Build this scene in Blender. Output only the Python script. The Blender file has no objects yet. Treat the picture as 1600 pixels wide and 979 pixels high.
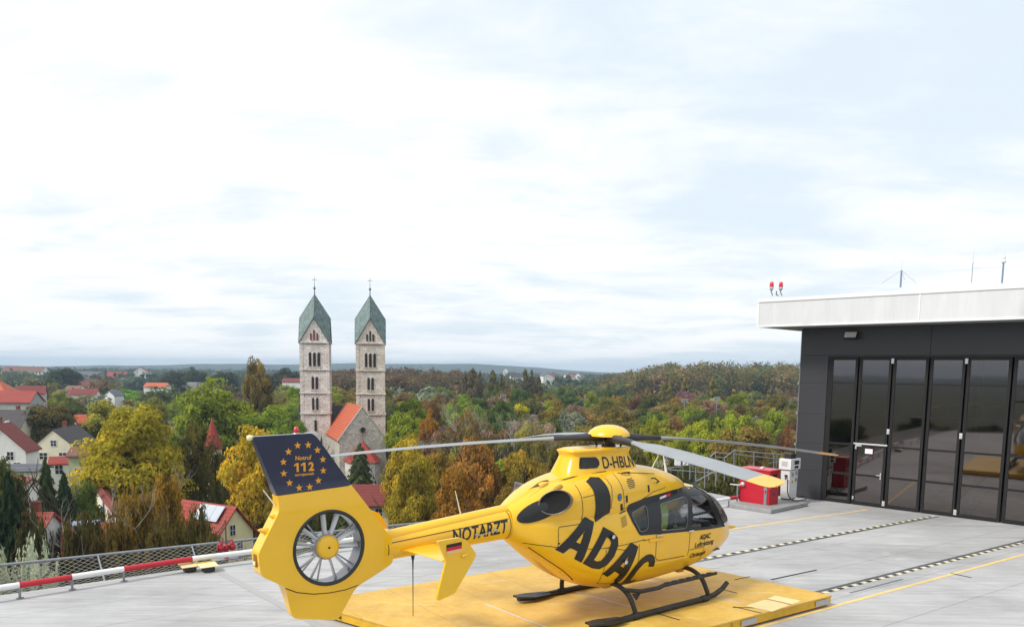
import bpy, bmesh, math, random
import numpy as np
from mathutils import Vector, Matrix
from mathutils.geometry import delaunay_2d_cdt
R = math.radians
scene = bpy.context.scene
C = scene.collection
random.seed(7)

# ---------------------------------------------------------------- camera
F, CX, CY, HY, ROLL, CAMZ = 1250.0, 800.0, 725.0, 576.2, .0115, 4.633
TH = math.atan((CY-HY)/F)
cd = bpy.data.cameras.new('camera'); cam = bpy.data.objects.new('camera', cd); C.objects.link(cam)
cd.sensor_width = 36; cd.lens = F/1600*36; cd.shift_y = (CY-489.5)/1600
cd.clip_start = .1; cd.clip_end = 20000
cam.matrix_world = Matrix.Translation((0, 0, CAMZ)) @ Matrix.Rotation(R(90)-TH, 4, 'X') @ Matrix.Rotation(ROLL, 4, 'Z')
scene.camera = cam

# ---------------------------------------------------------------- light
SUN_AZ, SUN_EL = R(-118), R(46)          # azimuth from +Y towards +X
w = bpy.data.worlds.new('World'); scene.world = w; w.use_nodes = True
nt = w.node_tree; N = nt.nodes; Lk = nt.links; N.clear()
def nd(t, **k):
    n = N.new(t)
    for a, b in k.items(): setattr(n, a, b)
    return n
wo = nd('ShaderNodeOutputWorld'); bg = nd('ShaderNodeBackground'); bg.inputs[1].default_value = .1
sky = nd('ShaderNodeTexSky', sky_type='NISHITA'); sky.sun_disc = False; sky.sun_elevation = SUN_EL; sky.sun_rotation = SUN_AZ
sky.dust_density = 2.0
tc = nd('ShaderNodeTexCoord'); sep = nd('ShaderNodeSeparateXYZ'); Lk.new(tc.outputs['Generated'], sep.inputs[0])
def wm(op, a, b=None, c=None):
    n = nd('ShaderNodeMath', operation=op)
    for i, v in enumerate((a, b, c)):
        if v is None: continue
        if isinstance(v, (int, float)): n.inputs[i].default_value = v
        else: Lk.new(v, n.inputs[i])
    return n.outputs[0]
zz = wm('MAXIMUM', sep.outputs[2], 0.0); zz = wm('ADD', zz, .13)
cb = nd('ShaderNodeCombineXYZ'); Lk.new(wm('DIVIDE', sep.outputs[0], zz), cb.inputs[0]); Lk.new(wm('DIVIDE', sep.outputs[1], zz), cb.inputs[1])
def wnoise(scale, detail, rough, off, sx=1, sy=1):
    mp = nd('ShaderNodeMapping'); Lk.new(cb.outputs[0], mp.inputs[0]); mp.inputs['Location'].default_value = off; mp.inputs['Scale'].default_value = (sx, sy, 1)
    n = nd('ShaderNodeTexNoise'); n.inputs['Scale'].default_value = scale; n.inputs['Detail'].default_value = detail; n.inputs['Roughness'].default_value = rough
    n.inputs['Distortion'].default_value = .35
    Lk.new(mp.outputs[0], n.inputs['Vector']); return n.outputs[0]
def wramp(v, stops):
    r = nd('ShaderNodeValToRGB'); Lk.new(v, r.inputs[0]); r.color_ramp.interpolation = 'EASE'
    while len(r.color_ramp.elements) < len(stops): r.color_ramp.elements.new(.5)
    for e, (p, c) in zip(r.color_ramp.elements, stops): e.position = p; e.color = (*c, 1)
    return r.outputs[0]
def wmix(f, a, b):
    n = nd('ShaderNodeMix', data_type='RGBA')
    for i, v in ((0, f), (6, a), (7, b)):
        if isinstance(v, (int, float)): n.inputs[i].default_value = v
        elif isinstance(v, tuple): n.inputs[i].default_value = (*v, 1)
        else: Lk.new(v, n.inputs[i])
    return n.outputs[2]
n1 = wnoise(.62, 7, .55, (17.7, 31.2, 0), 1.0, 1.0)
n2 = wnoise(2.1, 6, .6, (7.3, 2.2, 0), .7, 1.1)
dens = wm('ADD', wm('MULTIPLY', n1, .66), wm('MULTIPLY', n2, .34))
dens = wm('ADD', dens, wm('MULTIPLY', sep.outputs[0], -.09))
cloud = wramp(dens, [(.36, (0, 0, 0)), (.57, (1, 1, 1))])             # how much cloud covers the blue
body = wramp(n2, [(.30, (8.5, 8.85, 9.1)), (.52, (9.5, 9.6, 9.6))])   # grey and white parts of the cloud sheet
veil = wmix(.90, sky.outputs[0], (7.5, 8.45, 9.2))                      # thin high veil over the blue
col = wmix(cloud, veil, body)
Lk.new(col, bg.inputs[0]); Lk.new(bg.outputs[0], wo.inputs[0])
sd = bpy.data.lights.new('sun', 'SUN'); sd.energy = 2.7; sd.angle = R(11); sd.color = (1, .95, .87)
sun = bpy.data.objects.new('sun', sd); C.objects.link(sun)
sv = Vector((math.sin(SUN_AZ)*math.cos(SUN_EL), math.cos(SUN_AZ)*math.cos(SUN_EL), math.sin(SUN_EL)))
sun.rotation_euler = sv.to_track_quat('Z', 'Y').to_euler(); sun.location = (0, 0, 60)
scene.view_settings.view_transform = 'Standard'; scene.view_settings.look = 'None'
scene.view_settings.exposure = 0.20; scene.view_settings.gamma = 1; scene.view_settings.use_curve_mapping = False
scene.cycles.max_bounces = 8; scene.cycles.transparent_max_bounces = 12; scene.cycles.volume_bounces = 0
scene.cycles.caustics_reflective = False; scene.cycles.caustics_refractive = False

# ---------------------------------------------------------------- pixel -> world
def ray(px, py):
    dx, dy = px-CX, py-CY
    a = dx*math.cos(ROLL)+dy*math.sin(ROLL); b = -dx*math.sin(ROLL)+dy*math.cos(ROLL)
    x, u = a/F, -b/F
    return Vector((x, math.cos(TH)+u*math.sin(TH), -math.sin(TH)+u*math.cos(TH)))
def at(px, py, Y):
    d = ray(px, py); return Vector((0, 0, CAMZ))+d*(Y/d.y)
def G(px, py, z=0.0):
    d = ray(px, py); return Vector((0, 0, CAMZ))+d*((z-CAMZ)/d.z)

# ---------------------------------------------------------------- materials
MATS = {}
def mat(name, col, rough=.6, metal=0., var=0., vscale=3., bump=0., bscale=20., spec=.5, trans=0., coat=0., dirt=None, emit=None, stretch=(1, 1, 1), objcoord=True, alpha=None):
    if name in MATS: return MATS[name]
    m = bpy.data.materials.new(name); m.use_nodes = True; t = m.node_tree; P = t.nodes['Principled BSDF']; L = t.links
    P.inputs['Roughness'].default_value = rough; P.inputs['Metallic'].default_value = metal
    P.inputs['Specular IOR Level'].default_value = spec; P.inputs['Transmission Weight'].default_value = trans; P.inputs['Coat Weight'].default_value = coat
    P.inputs['Coat Roughness'].default_value = .08
    if alpha is not None: P.inputs['Alpha'].default_value = alpha
    P.inputs['Base Color'].default_value = (*col, 1)
    tcn = t.nodes.new('ShaderNodeTexCoord'); mp = t.nodes.new('ShaderNodeMapping'); L.new(tcn.outputs['Object'], mp.inputs[0]); mp.inputs['Scale'].default_value = stretch
    def noise(s, d=5):
        n = t.nodes.new('ShaderNodeTexNoise'); n.inputs['Scale'].default_value = s; n.inputs['Detail'].default_value = d; n.inputs['Roughness'].default_value = .6
        L.new(mp.outputs[0], n.inputs['Vector']); return n.outputs[0]
    if var:
        n = noise(vscale, 7); r = t.nodes.new('ShaderNodeMapRange'); L.new(n, r.inputs[0])
        r.inputs[1].default_value = .25; r.inputs[2].default_value = .75; r.inputs[3].default_value = 1-var; r.inputs[4].default_value = 1+var*.7
        mx = t.nodes.new('ShaderNodeVectorMath'); mx.operation = 'SCALE'; mx.inputs[0].default_value = col; L.new(r.outputs[0], mx.inputs[3])
        out = mx.outputs[0]
        if dirt:
            dn = noise(vscale*.45, 8); rr = t.nodes.new('ShaderNodeMapRange'); L.new(dn, rr.inputs[0]); rr.inputs[1].default_value = .5; rr.inputs[2].default_value = .72; rr.inputs[3].default_value = 0; rr.inputs[4].default_value = dirt[1]
            mm = t.nodes.new('ShaderNodeMix'); mm.data_type = 'RGBA'; L.new(rr.outputs[0], mm.inputs[0]); L.new(out, mm.inputs[6]); mm.inputs[7].default_value = (*dirt[0], 1); out = mm.outputs[2]
        L.new(out, P.inputs['Base Color'])
    if bump:
        n = noise(bscale, 6); b = t.nodes.new('ShaderNodeBump'); b.inputs['Strength'].default_value = bump; b.inputs['Distance'].default_value = .02
        L.new(n, b.inputs['Height']); L.new(b.outputs[0], P.inputs['Normal'])
    if emit: P.inputs['Emission Color'].default_value = (*emit[0], 1); P.inputs['Emission Strength'].default_value = emit[1]
    MATS[name] = m; return m

def node_mat(name):
    m = bpy.data.materials.new(name); m.use_nodes = True; t = m.node_tree
    return m, t, t.nodes['Principled BSDF'], t.links
class NB:                                # tiny node builder
    def __init__(s, t): s.t = t; s.L = t.links
    def n(s, typ, ins=None, out=0, **k):
        n = s.t.nodes.new(typ)
        for a, b in k.items(): setattr(n, a, b)
        for i, v in (ins or {}).items():
            if hasattr(v, 'links') or hasattr(v, 'is_linked'): s.L.new(v, n.inputs[i])
            elif isinstance(v, tuple) and len(v) == 3 and n.inputs[i].type == 'RGBA': n.inputs[i].default_value = (*v, 1)
            else: n.inputs[i].default_value = v
        return n.outputs[out]
    def math(s, op, a, b=0., c=0.): return s.n('ShaderNodeMath', {0: a, 1: b, 2: c}, operation=op)
    def coord(s, rot=0., scale=(1, 1, 1), which='Object'):
        c = s.n('ShaderNodeTexCoord', out=3 if which == 'Object' else 0)
        return s.n('ShaderNodeMapping', {0: c, 2: (0, 0, rot), 3: scale})
    def noise(s, v, scale, detail=6, rough=.6): return s.n('ShaderNodeTexNoise', {'Vector': v, 'Scale': scale, 'Detail': detail, 'Roughness': rough})
    def mr(s, v, a, b, c, d): return s.n('ShaderNodeMapRange', {0: v, 1: a, 2: b, 3: c, 4: d})
    def mix(s, f, a, b, mode='MIX'): return s.n('ShaderNodeMix', {0: f, 6: a, 7: b}, out=2, data_type='RGBA', blend_type=mode)
    def bump(s, h, st, dist=.02): return s.n('ShaderNodeBump', {'Strength': st, 'Distance': dist, 'Height': h})

# ---------------------------------------------------------------- mesh builder
class MB:
    def __init__(s): s.v = []; s.f = []; s.sm = []
    def add(s, vs, fs, smooth=False):
        o = len(s.v); s.v += [tuple(v) for v in vs]; s.f += [tuple(i+o for i in f) for f in fs]; s.sm += [smooth]*len(fs); return s
    def box(s, c, d, rz=0., M=None, bev=0.):
        hx, hy, hz = d[0]/2, d[1]/2, d[2]/2
        vs = [Vector((x*hx, y*hy, z*hz)) for x in (-1, 1) for y in (-1, 1) for z in (-1, 1)]
        m = Matrix.Translation(c) @ Matrix.Rotation(rz, 4, 'Z')
        if M is not None: m = M @ m
        return s.add([m @ v for v in vs], [(0, 1, 3, 2), (4, 6, 7, 5), (0, 4, 5, 1), (2, 3, 7, 6), (0, 2, 6, 4), (1, 5, 7, 3)])
    def tube(s, pts, r, n=8, cap=True, smooth=True):
        pts = [Vector(p) for p in pts]; rs = r if isinstance(r, (list, tuple)) else [r]*len(pts)
        rings = []; prev = None
        for i, p in enumerate(pts):
            t = (pts[min(i+1, len(pts)-1)]-pts[max(i-1, 0)]).normalized()
            if prev is None:
                a = Vector((0, 0, 1)) if abs(t.z) < .9 else Vector((1, 0, 0)); u = t.cross(a).normalized()
            else: u = (prev-t*prev.dot(t)).normalized()
            prev = u; w_ = t.cross(u)
            rings.append([p+(u*math.cos(2*math.pi*k/n)+w_*math.sin(2*math.pi*k/n))*rs[i] for k in range(n)])
        return s.loft(rings, cap, smooth)
    def loft(s, rings, cap=True, smooth=True, closed=True):
        n = len(rings[0]); vs = [v for r in rings for v in r]; fs = []
        for i in range(len(rings)-1):
            for k in range(n if closed else n-1): a = i*n+k; b = i*n+(k+1) % n; fs.append((a, b, b+n, a+n))
        s.add(vs, fs, smooth)
        if cap:
            s.add(rings[0], [tuple(range(n-1, -1, -1))]); s.add(rings[-1], [tuple(range(n))])
        return s
    def prism(s, poly, off, dr):        # poly: 3D points, extruded by vector dr
        n = len(poly); a = [Vector(p)+Vector(off) for p in poly]; b = [p+Vector(dr) for p in a]
        s.add(a+b, [tuple(range(n-1, -1, -1)), tuple(range(n, 2*n))]+[(k, (k+1) % n, (k+1) % n+n, k+n) for k in range(n)]); return s
    def lathe(s, prof, n=24, M=None, cap=False, smooth=True):   # prof: (r, z)
        rings = [[Vector((r*math.cos(2*math.pi*k/n), r*math.sin(2*math.pi*k/n), z)) for k in range(n)] for r, z in prof]
        if M is not None: rings = [[M @ v for v in r] for r in rings]
        return s.loft(rings, cap, smooth)
    def mesh(s, name):
        me = bpy.data.meshes.new(name); me.from_pydata(s.v, [], s.f); me.polygons.foreach_set('use_smooth', s.sm)
        bm = bmesh.new(); bm.from_mesh(me); bmesh.ops.recalc_face_normals(bm, faces=bm.faces); bm.to_mesh(me); bm.free(); me.update(); return me
def link(name, me, m, parent=None, loc=None, rz=0., bevel=0., shade=None):
    if isinstance(me, MB): me = me.mesh(name)
    if m is not None: me.materials.append(m)
    o = bpy.data.objects.new(name, me); C.objects.link(o)
    if parent: o.parent = parent
    if loc is not None: o.location = loc
    o.rotation_euler = (0, 0, rz)
    if bevel:
        b = o.modifiers.new('b', 'BEVEL'); b.width = bevel; b.segments = 2; b.limit_method = 'ANGLE'; b.angle_limit = R(40)
    return o
def tag(o, label=None, cat=None, group=None, kind=None):
    for k, v in (('label', label), ('category', cat), ('group', group), ('kind', kind)):
        if v: o[k] = v
    return o
def thing(name, label, cat, loc=(0, 0, 0), rz=0., group=None):
    o = bpy.data.objects.new(name, None); C.objects.link(o); o.location = loc; o.rotation_euler = (0, 0, rz); o.empty_display_size = .2
    return tag(o, label, cat, group)
def copy_tree(o, parent=None):
    kids = [c for c in C.objects if c.parent == o]
    c = o.copy(); C.objects.link(c); c.parent = parent
    for ch in kids: copy_tree(ch, c)
    return c
def bez(p0, p1, p2, n=8):
    p0, p1, p2 = Vector(p0), Vector(p1), Vector(p2)
    return [p0*(1-t)**2+p1*2*t*(1-t)+p2*t*t for t in [i/n for i in range(n+1)]]
def text_mesh(txt, bold=0., size=1., shear=0., spacing=1.):
    c = bpy.data.curves.new('lettering', 'FONT'); c.body = txt; c.size = size; c.offset = bold; c.shear = shear; c.space_character = spacing; c.resolution_u = 4
    o = bpy.data.objects.new('lettering', c); C.objects.link(o); dg = bpy.context.evaluated_depsgraph_get()
    me = bpy.data.meshes.new_from_object(o.evaluated_get(dg)); bpy.data.objects.remove(o); bpy.data.curves.remove(c)
    xs = [v.co.x for v in me.vertices]; ys = [v.co.y for v in me.vertices]
    return me, min(xs), max(xs), min(ys), max(ys)
def text_on(txt, O, U, V, name, m, parent, bold=0., lift=.0, spacing=1., label=None):
    """flat lettering: O lower left corner, U whole width vector, V cap height vector"""
    me, x0, x1, y0, y1 = text_mesh(txt, bold, spacing=spacing); O, U, V = Vector(O), Vector(U), Vector(V); nn = U.cross(V).normalized()
    for v in me.vertices: v.co = O+U*((v.co.x-x0)/(x1-x0))+V*((v.co.y-y0)/(y1-y0))+nn*lift
    me.materials.clear()
    o = link(name, me, m, parent)
    if label: o['label'] = label
    return o

# --- HULL BEGIN
def hermite(T, col, x):
    n = len(T)
    if x <= T[0][0]: return T[0][col]
    if x >= T[-1][0]: return T[-1][col]
    for i in range(n-1):
        if T[i][0] <= x <= T[i+1][0]: break
    def m(j):
        a, b = max(j-1, 0), min(j+1, n-1)
        return (T[b][col]-T[a][col])/(T[b][0]-T[a][0])
    h = T[i+1][0]-T[i][0]; t = (x-T[i][0])/h
    return ((2*t**3-3*t*t+1)*T[i][col]+(t**3-2*t*t+t)*h*m(i)+(-2*t**3+3*t*t)*T[i+1][col]+(t**3-t*t)*h*m(i+1))
# x, z bottom, z of greatest width, z top, half width
POD = [(-2.68,1.57,1.85,2.10,.265),(-2.45,1.40,1.74,2.14,.40),(-2.1,1.13,1.60,2.19,.57),(-1.6,.78,1.43,2.24,.70),(-1.1,.55,1.31,2.26,.76),
       (-.5,.42,1.24,2.27,.79),(.2,.39,1.20,2.27,.80),(.9,.42,1.17,2.26,.79),(1.5,.47,1.14,2.23,.76),(2.0,.55,1.12,2.13,.70),
       (2.5,.68,1.09,1.92,.58),(2.85,.82,1.07,1.66,.44),(3.1,.93,1.06,1.39,.28),(3.22,1.0,1.05,1.20,.14),(3.26,1.03,1.045,1.08,.03)]
COWL = [(-2.68,1.6,1.83,2.11,.25),(-2.4,1.6,1.95,2.24,.42),(-2.0,1.6,2.05,2.42,.59),(-1.5,1.6,2.10,2.57,.69),(-.9,1.6,2.12,2.66,.72),(-.3,1.6,2.12,2.68,.69),
        (.3,1.6,2.12,2.65,.64),(.8,1.6,2.10,2.57,.58),(1.2,1.6,2.08,2.45,.50),(1.5,1.6,2.05,2.33,.38),(1.7,1.7,2.0,2.22,.24),(1.8,1.9,1.98,2.1,.1)]
def half(T, x, z, n1=2.5, n2=2.6):
    if x < T[0][0] or x > T[-1][0]: return -1
    zb, zw, zt, w = (hermite(T, k, x) for k in (1,2,3,4))
    if z <= zb or z >= zt: return -1
    r = (z-zw)/(zt-zw) if z > zw else (zw-z)/(zw-zb)
    n = n2 if z > zw else n1
    return w*max(0.0, 1-r**n)**(1/n)
def skin(x, z):
    return max(half(POD, x, z), half(COWL, x, z))
# --- HULL END

# ================================================================ rescue helicopter
PAD_Z = .22
HELI = Vector((1.985, 14.948, PAD_Z)); YAW = .6603
Y1 = mat('yellow_paint', (.86, .49, .005), rough=.28, coat=.55, var=.06, vscale=1.2, bump=.03, bscale=2.2, dirt=((.55, .30, .02), .25))
BLK = mat('black_paint', (.010, .010, .012), rough=.32, var=.2)
BLKM = mat('matt_black', (.018, .018, .019), rough=.6, var=.2)
NAVY = mat('navy_paint', (.012, .014, .045), rough=.28, coat=.4, var=.1)
STAR = mat('orange_lettering', (.75, .33, .015), rough=.45, var=.1)
GREYM = mat('grey_metal', (.42, .43, .45), rough=.38, metal=.6, var=.12)
BLADE = mat('blade_grey', (.27, .29, .31), rough=.45, var=.12, vscale=2, dirt=((.15, .15, .15), .3))
TIPM = mat('blade_tip_orange', (.78, .42, .10), rough=.45, var=.1)
DARKM = mat('dark_metal', (.05, .05, .055), rough=.45, metal=.6, var=.2)
SEAM = mat('seam_line', (.10, .055, .005), rough=.7)
LINER = mat('cabin_trim', (.09, .092, .10), rough=.8, var=.2)
def glass_mat(name, tint, refl=1.0, gcol=(1., 1., 1.)):
    m, t, P, L = node_mat(name); t.nodes.remove(P); b = NB(t)
    tr = b.n('ShaderNodeBsdfTransparent', {0: tint}); gl = b.n('ShaderNodeBsdfGlossy', {0: gcol, 1: .03})
    fr = b.n('ShaderNodeFresnel', {0: 1.5}); k = b.math('MULTIPLY', fr, refl)
    mx = b.n('ShaderNodeMixShader', {0: k, 1: tr, 2: gl}); L.new(mx, t.nodes['Material Output'].inputs[0]); return m
GLASS = glass_mat('cabin_glass', (.72, .74, .76), 1.2)
SHIELD = glass_mat('windshield_glass', (.86, .88, .90), 5.0)

def surf_boom(x, z):
    r, zc = boom_r(x); d = r*r-(z-zc)**2
    return math.sqrt(max(d, 0.0))
def boom_r(x):
    t = (x+2.6)/(-5.0+2.6); return .262+(.195-.262)*t, 1.83+(1.70-1.83)*t
def fin_h(x, z):
    ss = lambda t: (lambda u: u*u*(3-2*u))(max(0., min(1., t)))
    h = .13-.055*ss((z-2.30)/.60)-.02*max(0, z-2.9)/.6-.055*ss((1.34-z)/.26)
    return h+.055*ss((x+5.42)/.5)*ss((2.4-z)/.4)
FZ = [(2.45, -1.52, .42, .46), (2.62, -1.46, .30, .39), (2.72, -1.41, .23, .35), (2.90, -1.33, .12, .30), (2.95, -1.35, .12, .32), (2.99, -1.37, .15, .345), (3.02, -1.28, .06, .27)]
def fair(z, k):
    return hermite(FZ, k, z)
def surf_fair(x, z):
    a, b, wd = fair(z, 1), fair(z, 2), fair(z, 3); xc, hx = (a+b)/2, (b-a)/2; u = abs((x-xc)/hx)
    return wd*max(0, 1-u**4)**.25
def inpoly(p, P):
    c = False; n = len(P); j = n-1
    for i in range(n):
        if (P[i][1] > p[1]) != (P[j][1] > p[1]) and p[0] < (P[j][0]-P[i][0])*(p[1]-P[i][1])/(P[j][1]-P[i][1])+P[i][0]: c = not c
        j = i
    return c
def edge_dist(p, P):
    best = 9; p = Vector(p)
    for i in range(len(P)):
        a, b = Vector(P[i]), Vector(P[(i+1) % len(P)]); t = max(0, min(1, (p-a).dot(b-a)/(b-a).length_squared)); best = min(best, (a+(b-a)*t-p).length)
    return best
def smooth_poly(P, r=.05, n=4):          # rounded corners
    out = []
    for i in range(len(P)):
        a, b, c = Vector(P[i-1]), Vector(P[i]), Vector(P[(i+1) % len(P)])
        da = min(r, (a-b).length*.45); dc = min(r, (c-b).length*.45); s = b+(a-b).normalized()*da; e = b+(c-b).normalized()*dc
        out += [tuple(s*(1-t)**2+b*2*t*(1-t)+e*t*t) for t in [k/n for k in range(n+1)]]
    return out
def cdt(outer, holes=(), step=.06):
    vs = []; es = []
    for L_ in [outer]+list(holes):
        o = len(vs); L2 = []
        for i in range(len(L_)):
            a, b = Vector(L_[i]), Vector(L_[(i+1) % len(L_)]); k = max(1, int((b-a).length/step))
            L2 += [a+(b-a)*j/k for j in range(k)]
        vs += L2; es += [(o+i, o+(i+1) % len(L2)) for i in range(len(L2))]
    xs = [p[0] for p in outer]; zs = [p[1] for p in outer]; x = min(xs)+step*.5
    while x < max(xs):
        z = min(zs)+step*.5
        while z < max(zs):
            if inpoly((x, z), outer) and not any(inpoly((x, z), h) for h in holes) and min(edge_dist((x, z), q) for q in [outer]+list(holes)) > step*.35: vs.append(Vector((x+.003*math.sin(z*91), z+.003*math.cos(x*77))))
            z += step
        x += step
    r = delaunay_2d_cdt(vs, es, [], 0, 1e-5); V, T = r[0], r[2]
    T = [t for t in T if (lambda c: inpoly(c, outer) and not any(inpoly(c, h) for h in holes))(((V[t[0]][0]+V[t[1]][0]+V[t[2]][0])/3, (V[t[0]][1]+V[t[1]][1]+V[t[2]][1])/3))]
    return V, T
def panel(name, m, parent, outer, holes=(), surf=None, off=.005, side=-1, step=.06, label=None):
    surf = surf or skin; V, T = cdt(outer, holes, step); mb = MB()
    mb.add([(p[0], side*(max(surf(p[0], p[1]), 0)+off), p[1]) for p in V], T, True)
    o = link(name, mb, m, parent)
    if label: o['label'] = label
    return o
def hull_text(name, txt, m, parent, O, U, V, surf=None, off=.008, bold=0., step=.05, spacing=1.):
    surf = surf or skin; me, x0, x1, y0, y1 = text_mesh(txt, bold, spacing=spacing); O, U, V = Vector(O), Vector(U), Vector(V)
    for v in me.vertices: q = O+U*((v.co.x-x0)/(x1-x0))+V*((v.co.y-y0)/(y1-y0)); v.co = (q.x, q.y, 0)
    bm = bmesh.new(); bm.from_mesh(me)
    lo = [min(v.co[i] for v in bm.verts) for i in (0, 1)]; hi = [max(v.co[i] for v in bm.verts) for i in (0, 1)]
    for ax in (0, 1):
        c = lo[ax]+step*.5; no = Vector((1, 0, 0)) if ax == 0 else Vector((0, 1, 0))
        while c < hi[ax]:
            bmesh.ops.bisect_plane(bm, geom=bm.verts[:]+bm.edges[:]+bm.faces[:], plane_co=no*c, plane_no=no); c += step
    for v in bm.verts: x, z = v.co.x, v.co.y; v.co = (x, -(max(surf(x, z), 0)+off), z)
    bm.to_mesh(me); bm.free(); me.materials.clear(); return link(name, me, m, parent)
def seam(pts, surf=None, wd=.012, off=.004):
    surf = surf or skin; out = MB()
    P = [Vector(p) for p in pts]
    for a, b in zip(P[:-1], P[1:]):
        k = max(1, int((b-a).length/.05)); nn = Vector((-(b-a).y, (b-a).x)).normalized()*wd/2; vs = []
        for i in range(k+1):
            q = a+(b-a)*i/k
            for s in (nn, -nn): x, z = q+s; vs.append((x, -(max(surf(x, z), 0)+off), z))
        out.add(vs, [(2*i, 2*i+1, 2*i+3, 2*i+2) for i in range(k)])
    return out

heli = thing('rescue_helicopter', 'yellow rescue helicopter with enclosed tail fan standing on the yellow platform', 'helicopter', HELI, YAW)
BAND = [(-.44, 1.96), (-.40, 2.03), (.11, 2.11), (.92, 2.165), (1.5, 2.17), (1.80, 2.13), (2.07, 1.99), (2.22, 1.75), (2.36, 1.49), (2.53, 1.28), (1.23, 1.37), (-.19, 1.455), (-.36, 1.72)]
WIN = [[(-.34, 1.86), (.05, 1.965), (.09, 1.93), (.02, 1.54), (-.18, 1.52)],
       [(.47, 1.95), (1.22, 2.01), (1.27, 1.97), (1.11, 1.44), (.38, 1.48)],
       [(1.44, 2.0), (1.92, 1.99), (2.0, 1.88), (2.03, 1.68), (1.335, 1.68)],
       [(1.325, 1.64), (2.06, 1.64), (2.22, 1.40), (2.18, 1.365), (1.28, 1.42)]]
WINs = [smooth_poly(p, .06) for p in WIN]; BANDs = smooth_poly(BAND, .05)
def shield_x(z):
    T = [(1.26, 2.55), (1.49, 2.38), (1.75, 2.24), (1.99, 2.10), (2.13, 1.82), (2.2, 1.74), (2.3, 1.66)]
    for (z0, x0), (z1, x1) in zip(T[:-1], T[1:]):
        if z <= z1: return x0+(x1-x0)*max(0, (z-z0))/(z1-z0)
    return T[-1][1]
def ring(T, x, k, sc=1., n=96):
    zb, zw, zt, wd = (hermite(T, q, x) for q in (1, 2, 3, 4)); out = []
    for i in range(n):
        a = 2*math.pi*i/n; ca, sa = math.cos(a), math.sin(a); e = 2/2.6 if sa > 0 else 2/2.5
        out.append(Vector((x, sc*wd*abs(ca)**e*(1 if ca > 0 else -1), zw+sc*((zt-zw) if sa > 0 else (zw-zb))*abs(sa)**e*(1 if sa > 0 else -1))))
    return out
def hull_mesh(T, sc=1., cut=True, want='body'):
    xs = []; x = T[0][0]
    while x < T[-1][0]: xs.append(x); x += .045 if x < 2.8 else .02
    xs.append(T[-1][0]); rings = [ring(T, x, 0, sc) for x in xs]; n = 96; mb = MB(); vs = [v for r in rings for v in r]; fs = []
    for i in range(len(rings)-1):
        for k in range(n):
            f = (i*n+k, i*n+(k+1) % n, (i+1)*n+(k+1) % n, (i+1)*n+k); c = sum((vs[j] for j in f), Vector())/4
            if cut:
                sh = c.z > 1.27 and c.x > shield_x(c.z)
                ib = inpoly((c.x, c.z), BAND) and edge_dist((c.x, c.z), BAND) > .04
                if want == 'shield':
                    if not sh: continue
                elif sh or ib: continue
            fs.append(f)
    mb.add(vs, fs, True)
    if want != 'shield': mb.add(rings[0], [tuple(range(n))]); mb.add(rings[-1], [tuple(range(n))])
    me = bpy.data.meshes.new('hull'); me.from_pydata(mb.v, [], mb.f); me.polygons.foreach_set('use_smooth', mb.sm)
    bm = bmesh.new(); bm.from_mesh(me); bmesh.ops.delete(bm, geom=[v for v in bm.verts if not v.link_faces], context='VERTS'); bmesh.ops.recalc_face_normals(bm, faces=bm.faces); bm.to_mesh(me); bm.free(); return me
body = link('body', hull_mesh(POD), Y1, heli)
link('cabin_lining', hull_mesh(POD, .965), LINER, heli)
cowl = link('engine_cowling', hull_mesh(COWL, cut=False), Y1, heli)
shield = link('windshield', hull_mesh(POD, 1.0, True, 'shield'), SHIELD, heli)
fr = MB(); pts = [Vector((shield_x(z)+.01, -max(skin(shield_x(z)+.01, z), 0)-.004, z)) for z in [1.28+i*.05 for i in range(18)]]
for sgn in (-1, 1): fr.tube([(p.x, -sgn*p.y, p.z) for p in pts], .018, 6)
zc = lambda x: hermite(POD, 3, x)
fr.tube([(x, 0, zc(x)+.002) for x in (1.75, 2.0, 2.3, 2.6, 2.85, 3.05, 3.15)], .014, 6)
yb = [(2.54+.68*math.sin(t), -.545*math.cos(t)) for t in [R(a) for a in range(0, 181, 12)]]
link('windshield_frame', fr, BLKM, shield)
for s in (-1, 1):
    panel('window_band', BLK, heli, BANDs, WINs, off=.006, side=s)
    for i, p in enumerate(WINs): panel('window', GLASS, heli, p, off=.0, side=s, step=.08)
# rubber edges of the panes
for p in (WINs[0], WINs[1]):
    link('window_seal', seam(p+[p[0]], wd=.016, off=.010), mat('seal_grey', (.16, .165, .17), rough=.5), heli)
# interior
fl = MB(); fl.box((.9, 0, .85), (2.9, 1.25, .03)); fl.box((-.47, 0, 1.4), (.04, 1.3, 1.1)); fl.box((2.35, 0, 1.12), (.5, .7, .28)); fl.box((2.3, 0, 1.30), (.25, .62, .14))
link('cabin_floor', fl, LINER, heli)
SEATM = mat('seat_fabric', (.06, .065, .075), rough=.9, var=.2); SEATL = mat('seat_shell', (.23, .24, .26), rough=.6)
for x, y in ((1.55, -.34), (1.55, .34), (.5, -.38), (.5, .38)):
    s = MB(); M = Matrix.Translation((x, y, 0)) @ Matrix.Rotation(R(-8), 4, 'Y')
    s.box((0, 0, 1.12), (.44, .42, .12), M=M); s.box((-.24, 0, 1.45), (.10, .42, .62), M=M); s.box((-.27, 0, 1.86), (.08, .24, .18), M=M)
    so = link('seat', s, SEATM, heli, bevel=.035)
    h = MB()
    for dy in (-.1, .1): h.tube([M @ Vector((-.18, dy, 1.76)), M @ Vector((-.175, dy*.8, 1.45)), M @ Vector((-.1, dy*.4, 1.22))], .018, 6)
    link('seat_belt', h, SEATL, so)
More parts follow.
